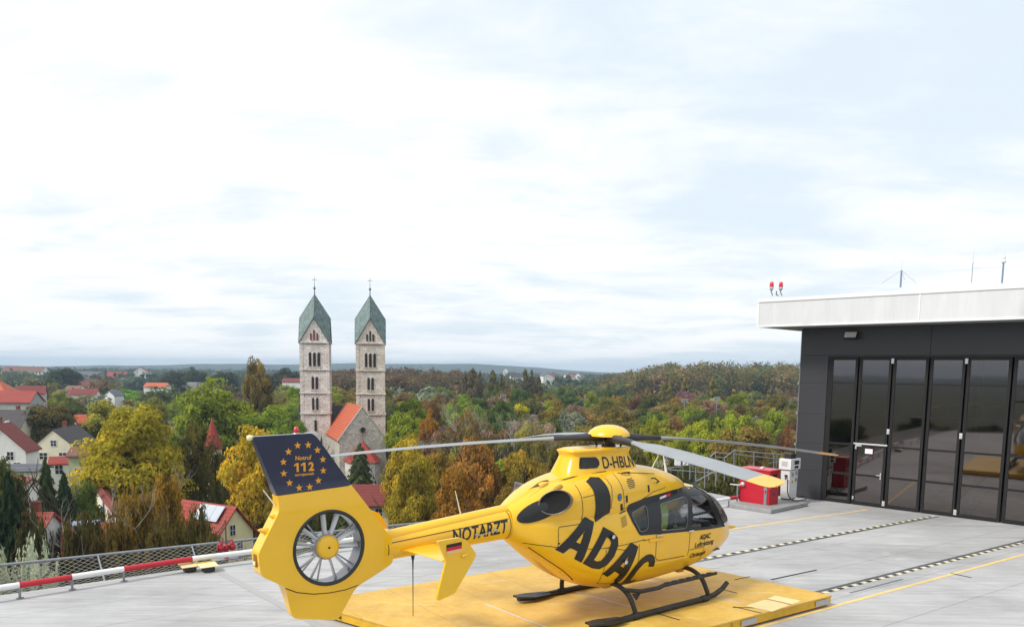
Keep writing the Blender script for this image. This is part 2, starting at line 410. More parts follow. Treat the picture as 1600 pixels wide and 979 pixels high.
# side livery
LA = ([(0, 0), (.235, 0), (.29, .19), (.51, .19), (.565, 0), (.80, 0), (.545, 1), (.255, 1)], [[(.335, .37), (.465, .37), (.40, .70)]])
LD = ([(0, 0), (.34, 0), (.54, .06), (.66, .22), (.71, .5), (.66, .78), (.54, .94), (.34, 1), (0, 1)], [[(.215, .19), (.32, .19), (.42, .25), (.475, .5), (.42, .75), (.32, .81), (.215, .81)]])
LC = ([(.36+.35*math.cos(R(a)), .5+.51*math.sin(R(a))) for a in range(32, 329, 12)]+[(.36+.15*math.cos(R(a)), .5+.30*math.sin(R(a))) for a in range(322, 37, -14)], [])
for (o_, hs_), u0 in ((LA, 0), (LD, .84), (LA, 1.58), (LC, 2.36)):
    mp_ = lambda p: (-2.03+.88*.735*(u0+p[0])+.43*p[1], 1.40-.475*.735*(u0+p[0])+.60*p[1])
    panel('lettering', BLK, heli, [mp_(p) for p in o_], [[mp_(p) for p in h] for h in hs_], off=.009, step=.035)
hull_text('door_lettering', 'ADAC', BLKM, heli, (1.53, 1.155), (.38, -.01), (.03, .10), bold=.03, step=.2)
hull_text('door_lettering', 'Luftrettung', BLKM, heli, (1.38, .99), (.66, -.005), (.03, .13), bold=.02, step=.2)
hull_text('door_lettering', 'Christoph', BLKM, heli, (1.26, .80), (.52, .0), (.04, .115), bold=.03, step=.2)
panel('air_intake_mesh', BLKM, heli, [(-1.31, 2.50), (-1.15, 2.56), (-.99, 2.55), (-.93, 2.40), (-.885, 2.2), (-.88, 1.93), (-1.22, 1.80), (-1.235, 2.1), (-1.26, 2.35)], off=.012, step=.03)
EXROT = 18
# exhaust: dark recessed oval and the pipe that leaves it
ov = [(-2.27+.36*math.cos(t)*1.0-.0*math.sin(t), 2.07+.36*math.cos(t)*.36+.155*math.sin(t)) for t in [2*math.pi*k/28 for k in range(28)]]
panel('exhaust_shroud', BLK, heli, ov, off=.014, step=.03)
ax = Vector((-.78, -.60, .16)).normalized(); e0 = Vector((-2.00, -.57, 2.20))
Mx = Matrix.Translation(e0) @ ax.to_track_quat('Z', 'Y').to_matrix().to_4x4() @ Matrix.Rotation(R(EXROT), 4, 'Z') @ Matrix.Scale(1.55, 4, (1, 0, 0)) @ Matrix.Scale(1.08, 4, (0, 1, 0))
ex = MB().lathe([(.165, -.2), (.185, .02), (.19, .12), (.186, .14), (.176, .14), (.168, .10), (.14, -.16), (.05, -.2)], 32, Mx)
link('exhaust_pipe', ex, mat('exhaust_steel', (.20, .18, .17), rough=.35, metal=.9, var=.3, dirt=((.03, .03, .03), .7)), heli)
ex = MB().lathe([(.170, .115), (.12, .09), (.001, .07)], 24, Mx); link('exhaust_throat', ex, mat('throat_black', (.008, .008, .008), rough=.95), heli)  # near-black cone closes the pipe just inside its lip
Mx2 = Mx.copy(); Mx2 = Matrix.Scale(-1, 4, (0, 1, 0)) @ Mx
link('exhaust_pipe', MB().lathe([(.165, -.2), (.18, .0), (.18, .03), (.165, .04), (.14, -.12), (.05, -.2)], 32, Mx2), MATS['exhaust_steel'], heli)
# seams, doors
sm = MB()
def addmb(a, b): a.add(b.v, b.f)
for L_ in ([(-.05, 1.365), (-.6, 1.33), (-1.2, 1.33), (-1.9, 1.42), (-2.5, 1.52)], [(.25, 1.40), (.25, 1.0), (.30, .94), (.36, .92), (1.1, .90)], [(1.23, 1.36), (1.20, .9)],
           [(-1.55, 2.45), (-1.5, 2.0), (-1.5, 1.55), (-1.52, 1.36)], [(-1.5, 1.80), (-1.95, 1.78), (-1.98, 1.74), (-1.98, 1.42)], [(-1.5, 2.25), (-1.26, 2.28)],
           [(-.62, 2.58), (-.55, 2.3), (-.52, 2.05), (-.5, 1.9)], [(-.86, 2.0), (-.82, 2.4), (-.9, 2.58)], [(-.62, 2.0), (-.5, 1.96), (-.44, 1.98)], [(-.50, 2.58), (-.1, 2.56), (.5, 2.50)],
           [(-.05, 2.08), (.3, 2.19), (.7, 2.24)], [(-.1, 1.35), (.2, 1.36)], [(-1.0, 1.33), (-1.0, .8), (-.95, .62)], [(-2.4, 1.44), (-2.1, 1.22), (-1.75, .98), (-1.4, .72)], [(-2.3, 2.28), (-1.9, 2.47), (-1.2, 2.6), (-.7, 2.62)], [(-1.0, 1.33), (-.3, 1.18)], [(-.95, .62), (-.2, .52), (.6, .50), (1.4, .56)], [(-.2, 1.3), (-.18, .55)], [(1.7, .62), (1.72, 1.2)], [(1.23, 1.0), (1.7, 1.0)]):
    link('panel_seam', seam(L_), SEAM, heli)
rv = MB()
for L_ in ([(-1.55, 2.45), (-1.5, 1.4)], [(-1.22, 1.76), (-.88, 1.89)], [(-.84, 2.5), (-.82, 1.9)], [(-1.33, 2.5), (-1.27, 1.8)], [(-2.5, 1.55), (-1.55, 1.38)], [(-1.5, 2.5), (-1.9, 2.44)], [(-2.4, 1.40), (-1.5, .76)], [(-.9, 2.55), (-.85, 2.3)], [(-.60, 2.56), (.4, 2.50)], [(-.52, 2.3), (-.5, 1.95)], [(-1.0, 1.3), (-1.0, .9)], [(-.9, 1.36), (-.1, 1.39)], [(.3, .92), (1.1, .88)], [(1.7, .7), (1.72, 1.2)], [(-2.2, 2.3), (-1.3, 2.55)], [(-1.95, 1.76), (-1.95, 1.46)]):
    a, b = Vector(L_[0]), Vector(L_[1]); k = int((b-a).length/.14)+1
    for i in range(k+1):
        q = a+(b-a)*i/k; y = -max(skin(q.x, q.y), 0); rv.lathe([(.011, 0), (.010, .005), (.001, .006)], 7, Matrix.Translation((q.x, y, q.y)) @ Matrix.Rotation(R(90), 4, 'X'))
link('fasteners', rv, GREYM, heli)
gr = MB()
for k in range(6):
    addmb(gr, seam([(-.40+.02*k*0+(.03 if k in (0, 5) else 0), 2.47-.03*k), (-.20-(.03 if k in (0, 5) else 0), 2.48-.03*k)], wd=.014, off=.006))
    addmb(gr, seam([(-.62, 1.80-.03*k), (-.48, 1.84-.03*k)], wd=.010, off=.006))
addmb(gr, seam([(-.46, 2.20), (-.45, 2.07)], wd=.05, off=.006)); addmb(gr, seam([(-.60, 2.06), (-.56, 1.93)], wd=.06, off=.006)); addmb(gr, seam([(.17, 2.33), (.17, 2.2)], wd=.05, off=.006))
addmb(gr, seam([(-.62, 1.885), (-.46, 1.92)], wd=.02, off=.006)); addmb(gr, seam([(-1.98, 1.50), (-1.95, 1.50)], wd=.03, off=.006))
link('vent_grille', gr, BLKM, heli)
bd = [(-.645+.055*math.cos(t), 2.185+.065*math.sin(t)) for t in [2*math.pi*k/20 for k in range(20)]]
panel('round_badge', mat('badge_dark', (.01, .01, .02)), heli, bd, off=.006)
panel('badge_ring', mat('badge_blue', (.05, .25, .6)), heli, [(-.645+.04*math.cos(t), 2.185+.048*math.sin(t)) for t in [2*math.pi*k/20 for k in range(20)]], [[(-.645+.018*math.cos(t), 2.185+.02*math.sin(t)) for t in [2*math.pi*k/12 for k in range(12)]]], off=.009)
panel('warning_label', mat('label_white', (.75, .75, .75)), heli, [(.50, 2.03), (.70, 2.055), (.70, 2.10), (.50, 2.075)], off=.012)
panel('warning_label', mat('label_red', (.65, .02, .03)), heli, [(.70, 2.055), (.84, 2.07), (.84, 2.125), (.70, 2.10)], off=.012, label='red end of the door label')
dr = MB(); dr.box((.27, -.815, 1.325), (.42, .03, .05)); dr.box((.27, -.805, 1.355), (.40, .02, .012)); link('door_rail', dr, Y1, heli, bevel=.008)
dr = MB(); 
for i in range(12): x = .25+i*.075; dr.box((x+.037, -(skin(x+.037, .875)+.008), .875-.0*i), (.076, .025, .028))
link('door_rail', dr, Y1, heli)
hd = MB()
for x, z in ((.32, 1.405), (1.24, 1.375)): hd.box((x, -(skin(x, z)+.02), z), (.15, .03, .025))
hd.lathe([(.001, 0), (.035, .005), (.04, .03)], 12, Matrix.Translation((-.88, -.80, 1.52)) @ Matrix.Rotation(R(90), 4, 'X')); hd.lathe([(.001, 0), (.035, .005), (.04, .03)], 12, Matrix.Translation((-.55, -.80, 1.02)) @ Matrix.Rotation(R(90), 4, 'X'))
link('door_handle', hd, mat('chrome', (.7, .7, .72), rough=.15, metal=1), heli, bevel=.006)
gh = MB()
for pts in ([(.28, -.60, 2.44), (.30, -.67, 2.45), (.42, -.67, 2.38), (.44, -.58, 2.34)], [(-.42, -.50, 2.50), (-.41, -.54, 2.585), (-.24, -.54, 2.585), (-.23, -.50, 2.50)]): gh.tube(pts, .013, 6)
link('grab_handle', gh, BLKM, heli)
# mast fairing
rings = []
for z in [2.45+i*.03 for i in range(20)]:
    a, b, wd = fair(z, 1), fair(z, 2), fair(z, 3); xc, hx = (a+b)/2, (b-a)/2
    rings.append([Vector((xc+hx*abs(math.cos(t))**.5*(1 if math.cos(t) > 0 else -1), wd*abs(math.sin(t))**.5*(1 if math.sin(t) > 0 else -1), z)) for t in [2*math.pi*k/72 for k in range(72)]])
mf = link('mast_fairing', MB().loft(rings), Y1, heli)
hull_text('registration', 'D-HBLN', BLKM, mf, (-.72, 2.665), (.83, -.02), (0, .205), surf=surf_fair, bold=.012, off=.006, step=.04)
panel('intake_screen', BLKM, mf, smooth_poly([(-1.27, 2.69), (-.88, 2.685), (-.80, 2.74), (-.80, 2.82), (-.86, 2.875), (-1.21, 2.885)], .03), surf=surf_fair, off=.006)
# scoops on the rear cowling
so = MB()
for (x, y, z) in ((-1.95, -.18, 2.425), (-1.85, -.42, 2.415)): so.lathe([(.12, -.02), (.10, .015), (.06, .03), (.001, .035)], 16, Matrix.Translation((x, y, z)) @ Matrix.Rotation(R(-22), 4, 'Y') @ Matrix.Scale(.45, 4, (0, 1, 0)))
link('cowling_scoop', so, mat('ochre_scoop', (.42, .24, .01), rough=.5), heli)
# rotor
HX = (-.25, 0, 0)
HZ = 3.19
m_ = MB().tube([(0, 0, 2.9), (0, 0, HZ-.02)], .085, 16); m_.lathe([(.12, 2.93), (.17, 2.98), (.12, 3.05)], 20)
for a in (30, 120, 210, 300): c_, s_ = math.cos(R(a)), math.sin(R(a)); m_.tube([(.2*c_, .2*s_, 2.95), (.27*c_, .27*s_, HZ-.06)], .02, 6)
link('rotor_mast', m_, DARKM, heli, loc=HX)
cap = MB(); prof = [(.395, 0), (.385, .045), (.34, .10), (.26, .155), (.15, .19), (.05, .202), (.001, .204)]
rings = []
for r_, z in prof:
    rings.append([Vector((r_*math.cos(t)*1.0, r_*math.sin(t), HZ+.02+z+(.035 if (z == 0 and abs(math.sin(2*(t-R(70)+R(0)))) < .35) else 0))) for t in [2*math.pi*k/64 for k in range(64)]])
cap.loft(rings, True); link('rotor_head_cover', cap, Y1, heli, loc=HX)
for ang, droop, pk_ in ((70, .46, .7), (152, .32, .25), (250, .17, -1.7), (340, .45, .9)):
    secs = [(.12, .20, .14, 0), (.35, .22, .13, 0), (.7, .20, .10, 2), (1.05, .13, .075, 5), (1.35, .19, .05, 9), (1.7, .28, .034, 11), (2.6, .30, .029, 11), (3.6, .30, .026, 10), (4.62, .30, .024, 9), (4.62, .30, .024, 9), (4.9, .30, .023, 9), (5.06, .26, .024, 9), (5.12, .16, .014, 9)]
    Mr = Matrix.Rotation(R(ang), 4, 'Z'); rs = []
    for (r_, ch, thk, pit) in secs:
        z = HZ-.01-droop*(r_/5.1)**1.7; pr = []
        for k in range(16):
            t = 2*math.pi*k/16; u = math.cos(t); v = math.sin(t)*(1-.35*u)
            p = Vector((0, u*ch/2, v*thk/2)); p.rotate(Matrix.Rotation(R(-pit*pk_), 3, 'X')); pr.append(Mr @ (p+Vector((r_, 0, z))))
        rs.append(pr)
    bl = link('rotor_blade', MB().loft(rs[:9]), BLADE, heli, loc=HX); link('blade_tip', MB().loft(rs[9:]), BLADE if ang == 152 else TIPM, bl)
    link('blade_cuff', MB().loft([[p*1.0+Vector((0, 0, 0)) for p in r] for r in [[c+(q-c)*1.12 for q in r for c in [sum(r, Vector())/16]] for r in rs[:4]]]), DARKM, bl)
# boom
bm_ = []
for i in range(13):
    x = -2.62-i*.2; r_, zc_ = boom_r(x); bm_.append([Vector((x, r_*math.cos(t), zc_+r_*math.sin(t))) for t in [2*math.pi*k/40 for k in range(40)]])
boom = link('tail_boom', MB().loft(bm_), Y1, heli)
cv = []
for i in range(13):
    x = -2.62-i*.2; r_, zc_ = boom_r(x); cv.append([Vector((x, .12*math.cos(t), zc_+r_-.04+.10*math.sin(t))) for t in [2*math.pi*k/24 for k in range(24)]])
link('drive_shaft_cover', MB().loft(cv), Y1, boom)
hull_text('tail_lettering', 'NOTARZT', BLK, boom, (-3.86, 1.665), (1.06, .055), (.02, .225), surf=surf_boom, off=.006, bold=.022, step=.04, spacing=1.06)
sb = MB()
for x in (-2.72, -4.98):
    r_, zc_ = boom_r(x); sb.loft([[Vector((x+d, (r_+.004)*math.cos(t), zc_+(r_+.004)*math.sin(t))) for t in [2*math.pi*k/40 for k in range(40)]] for d in (-.007, .007)], False)
addmb(sb, seam([(-2.75, 1.95), (-4.95, 1.80)], surf=surf_boom)); link('boom_seams', sb, SEAM, boom)
kn = MB()
for x, z in ((-3.42, 1.76), (-3.05, 1.80)):
    kn.tube([(x, -surf_boom(x, z), z), (x, -surf_boom(x, z)-.06, z)], .022, 10)
kn.tube([(-3.42, -.30, 1.76), (-3.25, -.31, 1.77), (-3.05, -.31, 1.80)], .008, 5); link('boom_aerial', kn, GREYM, boom)
# tail: shroud, fin, bumper
dc = (-5.90, 1.845); DR = .545
duct = [(dc[0]+DR*math.cos(t), dc[1]+DR*math.sin(t)) for t in [2*math.pi*k/64 for k in range(64)]]
def plate(outer, holes=(), h=fin_h, step=.07):
    V, T = cdt(outer, holes, step); mb = MB()
    n = len(V); f = [(p[0], -h(*p), p[1]) for p in V]; b = [(p[0], h(*p), p[1]) for p in V]; E = {}
    for t in T:
        for i in range(3): e = (t[i], t[(i+1) % 3]); k = tuple(sorted(e)); E[k] = None if k in E else e
    side = [(e[0], e[1], e[1]+n, e[0]+n) for e in E.values() if e]
    mb.add(f+b, [tuple(t) for t in T]+[tuple(i+n for i in reversed(t)) for t in T]+side, True); me = mb.mesh('plate'); me.set_sharp_from_angle(angle=R(38)); return me
YEL = smooth_poly([(-6.64, 2.65), (-6.62, 2.46), (-6.94, 1.89), (-6.91, 1.58), (-6.57, 1.375), (-6.45, .89), (-5.76, .74), (-5.46, 1.20), (-4.90, 1.50), (-4.93, 1.93)], .07, 4)
YEL = [p for p in YEL if not (p[1] > 2.62)]
YEL = [(-6.645, 2.655)]+[p for p in YEL]+[(-5.20, 2.27), (-5.52, 2.71)]
tail = link('tail_shroud', plate(YEL, [duct]), Y1, heli, bevel=.03)
NAV = smooth_poly([(-6.645, 2.66), (-5.52, 2.715), (-6.02, 3.42), (-6.10, 3.49), (-6.95, 3.475)], .04, 3)
fin = link('tail_fin', plate(NAV), NAVY, heli, bevel=.02)
dd = MB().lathe([(.50, -.12), (.50, .12)], 64, Matrix.Translation((dc[0], 0, dc[1])) @ Matrix.Rotation(R(90), 4, 'X')); link('fan_duct', dd, mat('duct_metal', (.26, .26, .28), rough=.3, metal=.8), tail)
lp = MB()
for s in (-1, 1):
    lp.lathe([(.500, 0), (.508, .035), (.53, .045), (.552, .03), (.556, 0)], 64, Matrix.Translation((dc[0], s*.105, dc[1])) @ Matrix.Rotation(R(90 if s < 0 else -90), 4, 'X'))
link('duct_lip', lp, mat('duct_rubber', (.02, .021, .022), rough=.45), tail)
Mf = Matrix.Translation((dc[0], 0, dc[1])) @ Matrix.Rotation(R(90), 4, 'X')
fan = link('tail_fan', MB().lathe([(.001, .115), (.12, .112), (.165, .095), (.172, .06), (.172, -.02)], 32, Mf), Y1, heli)
link('fan_bolt', MB().lathe([(.018, .118), (.016, .125), (.001, .126)], 10, Mf), BLKM, fan)
link('fan_hub', MB().lathe([(.172, .05), (.19, .03), (.19, -.10), (.001, -.10)], 32, Mf), GREYM, fan)
for k in range(10):
    a = R(36*k+10+(5 if k % 2 else -4)); rs = []
    for r_, ch in ((.16, .05), (.22, .06), (.35, .075), (.492, .08)):
        p = []
        for t in [2*math.pi*q/10 for q in range(10)]:
            v = Vector((math.cos(t)*ch/2, r_, math.sin(t)*.009)); v.rotate(Matrix.Rotation(R(-38), 3, 'Y')); p.append(Mf @ (Matrix.Rotation(a, 4, 'Z') @ (v+Vector((0, 0, .02)))))
        rs.append(p)
    link('fan_blade', MB().loft(rs), mat('fan_blade_grey', (.55, .56, .58), rough=.4, metal=.4), fan)
st = MB()
for k in range(11):
    a = R(360/11*k+4); st.tube([Mf @ (Matrix.Rotation(a, 4, 'Z') @ Vector((0, .15, -.07))), Mf @ (Matrix.Rotation(a, 4, 'Z') @ Vector((0, .498, -.07)))], .013, 6)
link('fan_stator', st, GREYM, tail)
# emergency call emblem on the fin
sc_ = (-6.245, 3.035)
def fin_surf(x, z): return fin_h(x, z)
for k in range(12):
    a = R(90+30*k+15); cx_, cz_ = sc_[0]+.30*math.cos(a), sc_[1]+.305*math.sin(a); P = []
    for j in range(10): r_ = .055 if j % 2 == 0 else .022; t = R(90+36*j); P.append((cx_+r_*math.cos(t), cz_+r_*math.sin(t)))
    link('star', MB().add([(x, -fin_surf(x, z)-.004, z) for x, z in P]+[(cx_, -fin_surf(cx_, cz_)-.004, cz_)], [(j, (j+1) % 10, 10) for j in range(10)]), STAR, fin)
hull_text('fin_lettering', 'Notruf', STAR, fin, (-6.36, 3.125), (.235, -.0), (0, .062), surf=fin_surf, off=.004, bold=.02, step=.3)
for x_ in (-6.385, -6.285): panel('digit', STAR, fin, [(x_+.085*a_, 2.965+.125*b_) for a_, b_ in ((.42, 0), (.80, 0), (.80, 1), (.48, 1), (.0, .80), (.0, .60), (.42, .76))], surf=fin_surf, off=.004, step=.2)
hull_text('digit', '2', STAR, fin, (-6.175, 2.965), (.085, 0), (0, .125), surf=fin_surf, off=.004, bold=.04, step=.3)
link('shroud_seam', seam([(-6.57, 1.36), (-6.40, 1.27), (-6.15, 1.20), (-5.9, 1.175), (-5.65, 1.18), (-5.45, 1.22)], surf=fin_surf, wd=.014), SEAM, tail)
hull_text('fin_lettering', 'europaweit', STAR, fin, (-6.375, 2.895), (.28, -.0), (0, .05), surf=fin_surf, off=.004, bold=.02, step=.3)
link('strobe_light', MB().lathe([(.028, 0), (.034, .02), (.034, .07), (.02, .10), (.001, .105)], 14, Matrix.Translation((-6.31, 0, 3.485))), mat('red_lens', (.6, .01, .03), rough=.15, coat=.8), fin)
link('light_base', MB().lathe([(.05, 0), (.05, .02), (.03, .025)], 14, Matrix.Translation((-6.31, 0, 3.478))).lathe([(.05, 0), (.04, .02), (.001, .03)], 14, Matrix.Translation((-6.10, 0, 3.478)) @ Matrix.Scale(2.2, 4, (1, 0, 0))), GREYM, fin)
link('tail_light', MB().lathe([(.001, 0), (.03, .01), (.038, .04), (.03, .08)], 14, Matrix.Translation((-7.01, 0, 3.46)) @ Matrix.Rotation(R(90), 4, 'Y')), mat('pale_lens', (.8, .78, .45), rough=.2), fin)
pk = MB(); pk.box((-6.935, 0, 1.78), (.02, .11, .17)); link('tail_lamp_recess', pk, mat('ochre_recess', (.22, .12, .01), rough=.5), tail, bevel=.005)
pk = MB(); pk.box((-6.95, 0, 1.74), (.02, .07, .05)); link('tail_lamp', pk, MATS['pale_lens'], tail, bevel=.005)
pk = MB().lathe([(.001, .13), (.02, .10), (.045, .03), (.05, 0)], 14, Matrix.Translation((-6.78, -.02, 2.17)) @ Matrix.Rotation(R(-75), 4, 'Y')); link('tail_fairing_bump', pk, Y1, tail); link('tail_fairing_bump', MB().lathe([(.001, .09), (.015, .07), (.035, .02), (.04, 0)], 12, Matrix.Translation((-6.66, -.03, 2.36)) @ Matrix.Rotation(R(-75), 4, 'Y')), Y1, tail)
# horizontal stabiliser with end plates
for s in (-1, 1):
    rs = []
    for y, x0, x1, z in ((.12, -4.78, -4.0, 1.66), (.35, -4.76, -4.18, 1.69), (1.28, -4.74, -4.28, 1.715)):
        rs.append([Vector(((x0+x1)/2+(x1-x0)/2*math.cos(t), s*y, z+.038*math.sin(t)*(1+.4*math.cos(t)))) for t in [2*math.pi*k/20 for k in range(20)]])
    stb = link('stabiliser', MB().loft(rs), Y1, heli)
    EP = smooth_poly([(-4.84, 2.02), (-4.46, 2.03), (-4.34, 1.98), (-4.17, 1.75), (-4.21, 1.67), (-4.54, 1.23), (-4.82, 1.165), (-4.845, 1.20), (-4.69, 1.72)], .03, 3)
    mb = plate(EP, h=lambda x, z: .018, step=.2)
    for v_ in mb.vertices: v_.co.y += s*1.30
    ep = link('end_plate', mb, Y1, heli, bevel=.008)
    if s < 0:
        for k, (nm, cc) in enumerate((('flag_black', (.01, .01, .01)), ('flag_red', (.6, .01, .02)), ('flag_gold', (.80, .48, .20)))):
            z = 1.952-.048*k
            fm = MB().add([(-4.69, -1.324, z), (-4.43, -1.324, z+.012), (-4.43, -1.324, z-.036), (-4.69, -1.324, z-.048)], [(0, 1, 2, 3)])
            link('flag_stripe', fm, mat(nm, cc), ep)
        link('position_light', MB().lathe([(.001, .05), (.02, .03), (.025, -.05), (.001, -.06)], 10, Matrix.Translation((-4.38, -1.335, 1.765)) @ Matrix.Rotation(R(80), 4, 'Y')), Y1, ep)
ant = MB(); ant.tube([(-4.45, 0, 1.53), (-4.45, 0, 1.44)], [.035, .018], 10); ant.tube([(-4.45, 0, 1.46), (-4.45, 0, 1.25), (-4.45, 0, .54)], [.014, .008, .005], 6); link('whip_antenna', ant, BLKM, boom)
for p in ([(-3.55, 0, 2.06), (-3.66, 0, 2.46)], ): link('whip_antenna', MB().tube(p, [.012, .006], 6), mat('cream_antenna', (.75, .70, .55)), boom)
link('whip_antenna', MB().tube([(-6.56, 0, 2.40), (-6.80, 0, 2.74)], [.014, .008], 6), mat('white_antenna', (.8, .8, .8)), tail)
an = MB(); an.tube([(.95, 0, 2.50), (1.02, .0, 2.62), (1.12, 0, 2.74), (1.10, 0, 2.80), (.95, 0, 2.84), (.70, .0, 2.87)], .010, 6); an.lathe([(.03, 0), (.02, .04), (.001, .06)], 8, Matrix.Translation((.94, 0, 2.49)))
link('bent_antenna', an, MATS['cream_antenna'], heli)
link('blade_antenna', MB().tube([(1.38, 0, 2.32), (1.37, 0, 2.42), (1.26, 0, 2.80)], [.05, .025, .008], 8), MATS['white_antenna'], heli)
link('dome_antenna', MB().lathe([(.07, 0), (.06, .03), (.03, .045), (.001, .05)], 14, Matrix.Translation((1.1, -.38, 2.20))), MATS['white_antenna'], heli)
pt = MB().tube([(3.05, -.20, 1.14), (3.30, -.20, 1.12), (3.42, -.2, 1.11)], [.05, .035, .015], 10); link('pitot_probe', pt, Y1, heli)
wp = MB().tube([(2.98, -.12, 1.30), (2.85, -.38, 1.36), (2.62, -.50, 1.50)], .012, 6); link('wiper', wp, BLKM, shield)
link('beacon_lamp', MB().lathe([(.001, -.07), (.04, -.05), (.05, 0)], 12, Matrix.Translation((-1.6, -.05, .84))), mat('orange_lens', (.8, .12, .01), rough=.2), heli)
# landing gear
def tube_b(name, pts, r, m, par, n=10): return link(name, MB().tube(pts, r, n), m, par)
gear = heli
SK = mat('gear_black', (.014, .013, .013), rough=.5, var=.4, vscale=12, dirt=((.06, .05, .045), .5))
for s in (-1, 1):
    sk = tube_b('skid', [(-1.55, s*1.0, .09), (-1.2, s*1.0, .058), (.8, s*1.0, .058), (1.45, s*1.0, .058), (1.75, s*1.0, .085), (2.0, s*1.0, .17), (2.14, s*1.0, .27)], [.05, .055, .055, .055, .053, .05, .045], SK, gear)
    pw = MB()
    for k, (x0, x1, z0, z1, w0, w1) in enumerate(((-1.62, -1.28, .14, .10, .16, .34), (-1.28, -.80, .10, .075, .34, .22))):
        a = [(x0, s*1.0-w0/2, z0), (x0, s*1.0+w0/2, z0), (x1, s*1.0+w1/2, z1), (x1, s*1.0-w1/2, z1)]; pw.prism(a, (0, 0, -.02), (0, 0, .035))
    link('snow_pad', pw, SK, sk, bevel=.008)
    tube_b('step', [(-.60, s*.80, .52), (-.35, s*1.02, .50), (.1, s*1.04, .50), (.22, s*1.05, .53), (1.2, s*1.05, .53), (1.72, s*1.05, .53)], [.035, .04, .04, .038, .038, .03], SK, gear)
    gs = MB()
    for x in (.3, .5, .7, .9, 1.1, 1.3, 1.5): gs.box((x, s*1.05, .568), (.12, .05, .008))
    link('anti_slip_strip', gs, BLKM, gear)
    cl = MB()
    for x in (-.45, 1.45): cl.lathe([(.062, -.09), (.068, -.05), (.068, .05), (.062, .09)], 12, Matrix.Translation((x, s*1.0, .058)) @ Matrix.Rotation(R(90), 4, 'Y'))
    link('clamp', cl, SK, sk)
for x in (-.52, 1.50):
    P = [(x+.08, -1.0, .07), (x+.04, -.97, .22), (x, -.88, .42)]+[(x-.04, -.70, .545), (x-.05, -.45, .57), (x-.05, 0, .575), (x-.05, .45, .57), (x-.04, .70, .545)]+[(x, .88, .42), (x+.04, .97, .22), (x+.08, 1.0, .07)]
    P = [Vector(p) for p in P]; Q = []
    for i in range(len(P)-1):
        a, b, c, d = P[max(i-1, 0)], P[i], P[i+1], P[min(i+2, len(P)-1)]
        for t in (0, .25, .5, .75): Q.append(.5*((2*b)+(c-a)*t+(2*a-5*b+4*c-d)*t*t+(-a+3*b-3*c+d)*t**3))
    Q.append(P[-1]); tube_b('cross_tube', Q, .045, SK, gear, 12)
    cl = MB()
    for y in (-.35, .35): cl.box((x-.05, y, .52), (.16, .12, .13))
    link('gear_bracket', cl, mat('yellow_bracket', (.45, .27, .01), rough=.5), gear, bevel=.01)
for s in (-1, 1): link('gusset', MB().prism([(-.50, s*.93, .46), (-.34, s*.97, .46), (-.42, s*.96, .34)], (0, 0, 0), (0, s*.03, 0)), SK, gear)

# things in the cabin
def heli_pt(x, y, z):
    c, s = math.cos(YAW), math.sin(YAW); return HELI+Vector((x*c-y*s, x*s+y*c, z))
vest = MB(); M = Matrix.Rotation(0, 4, 'Z')
vest.prism([(-.14, 0, 0), (.14, 0, 0), (.17, 0, .30), (.10, 0, .49), (.03, 0, .52), (-.03, 0, .52), (-.10, 0, .49), (-.17, 0, .30)], (0, 0, 0), (0, .05, 0))
vt = thing('safety_vest', 'lime yellow safety vest hanging inside the cabin window', 'vest', heli_pt(.60, -.63, 1.42), YAW)
link('vest_cloth', vest, mat('hi_vis', (.45, .62, .02), rough=.8, var=.15, vscale=9, bump=.3), vt, bevel=.015)
sv_ = MB(); sv_.box((0, -.004, .30), (.30, .006, .05)); link('reflective_strip', sv_, mat('reflective_silver', (.75, .78, .8), rough=.3), vt)

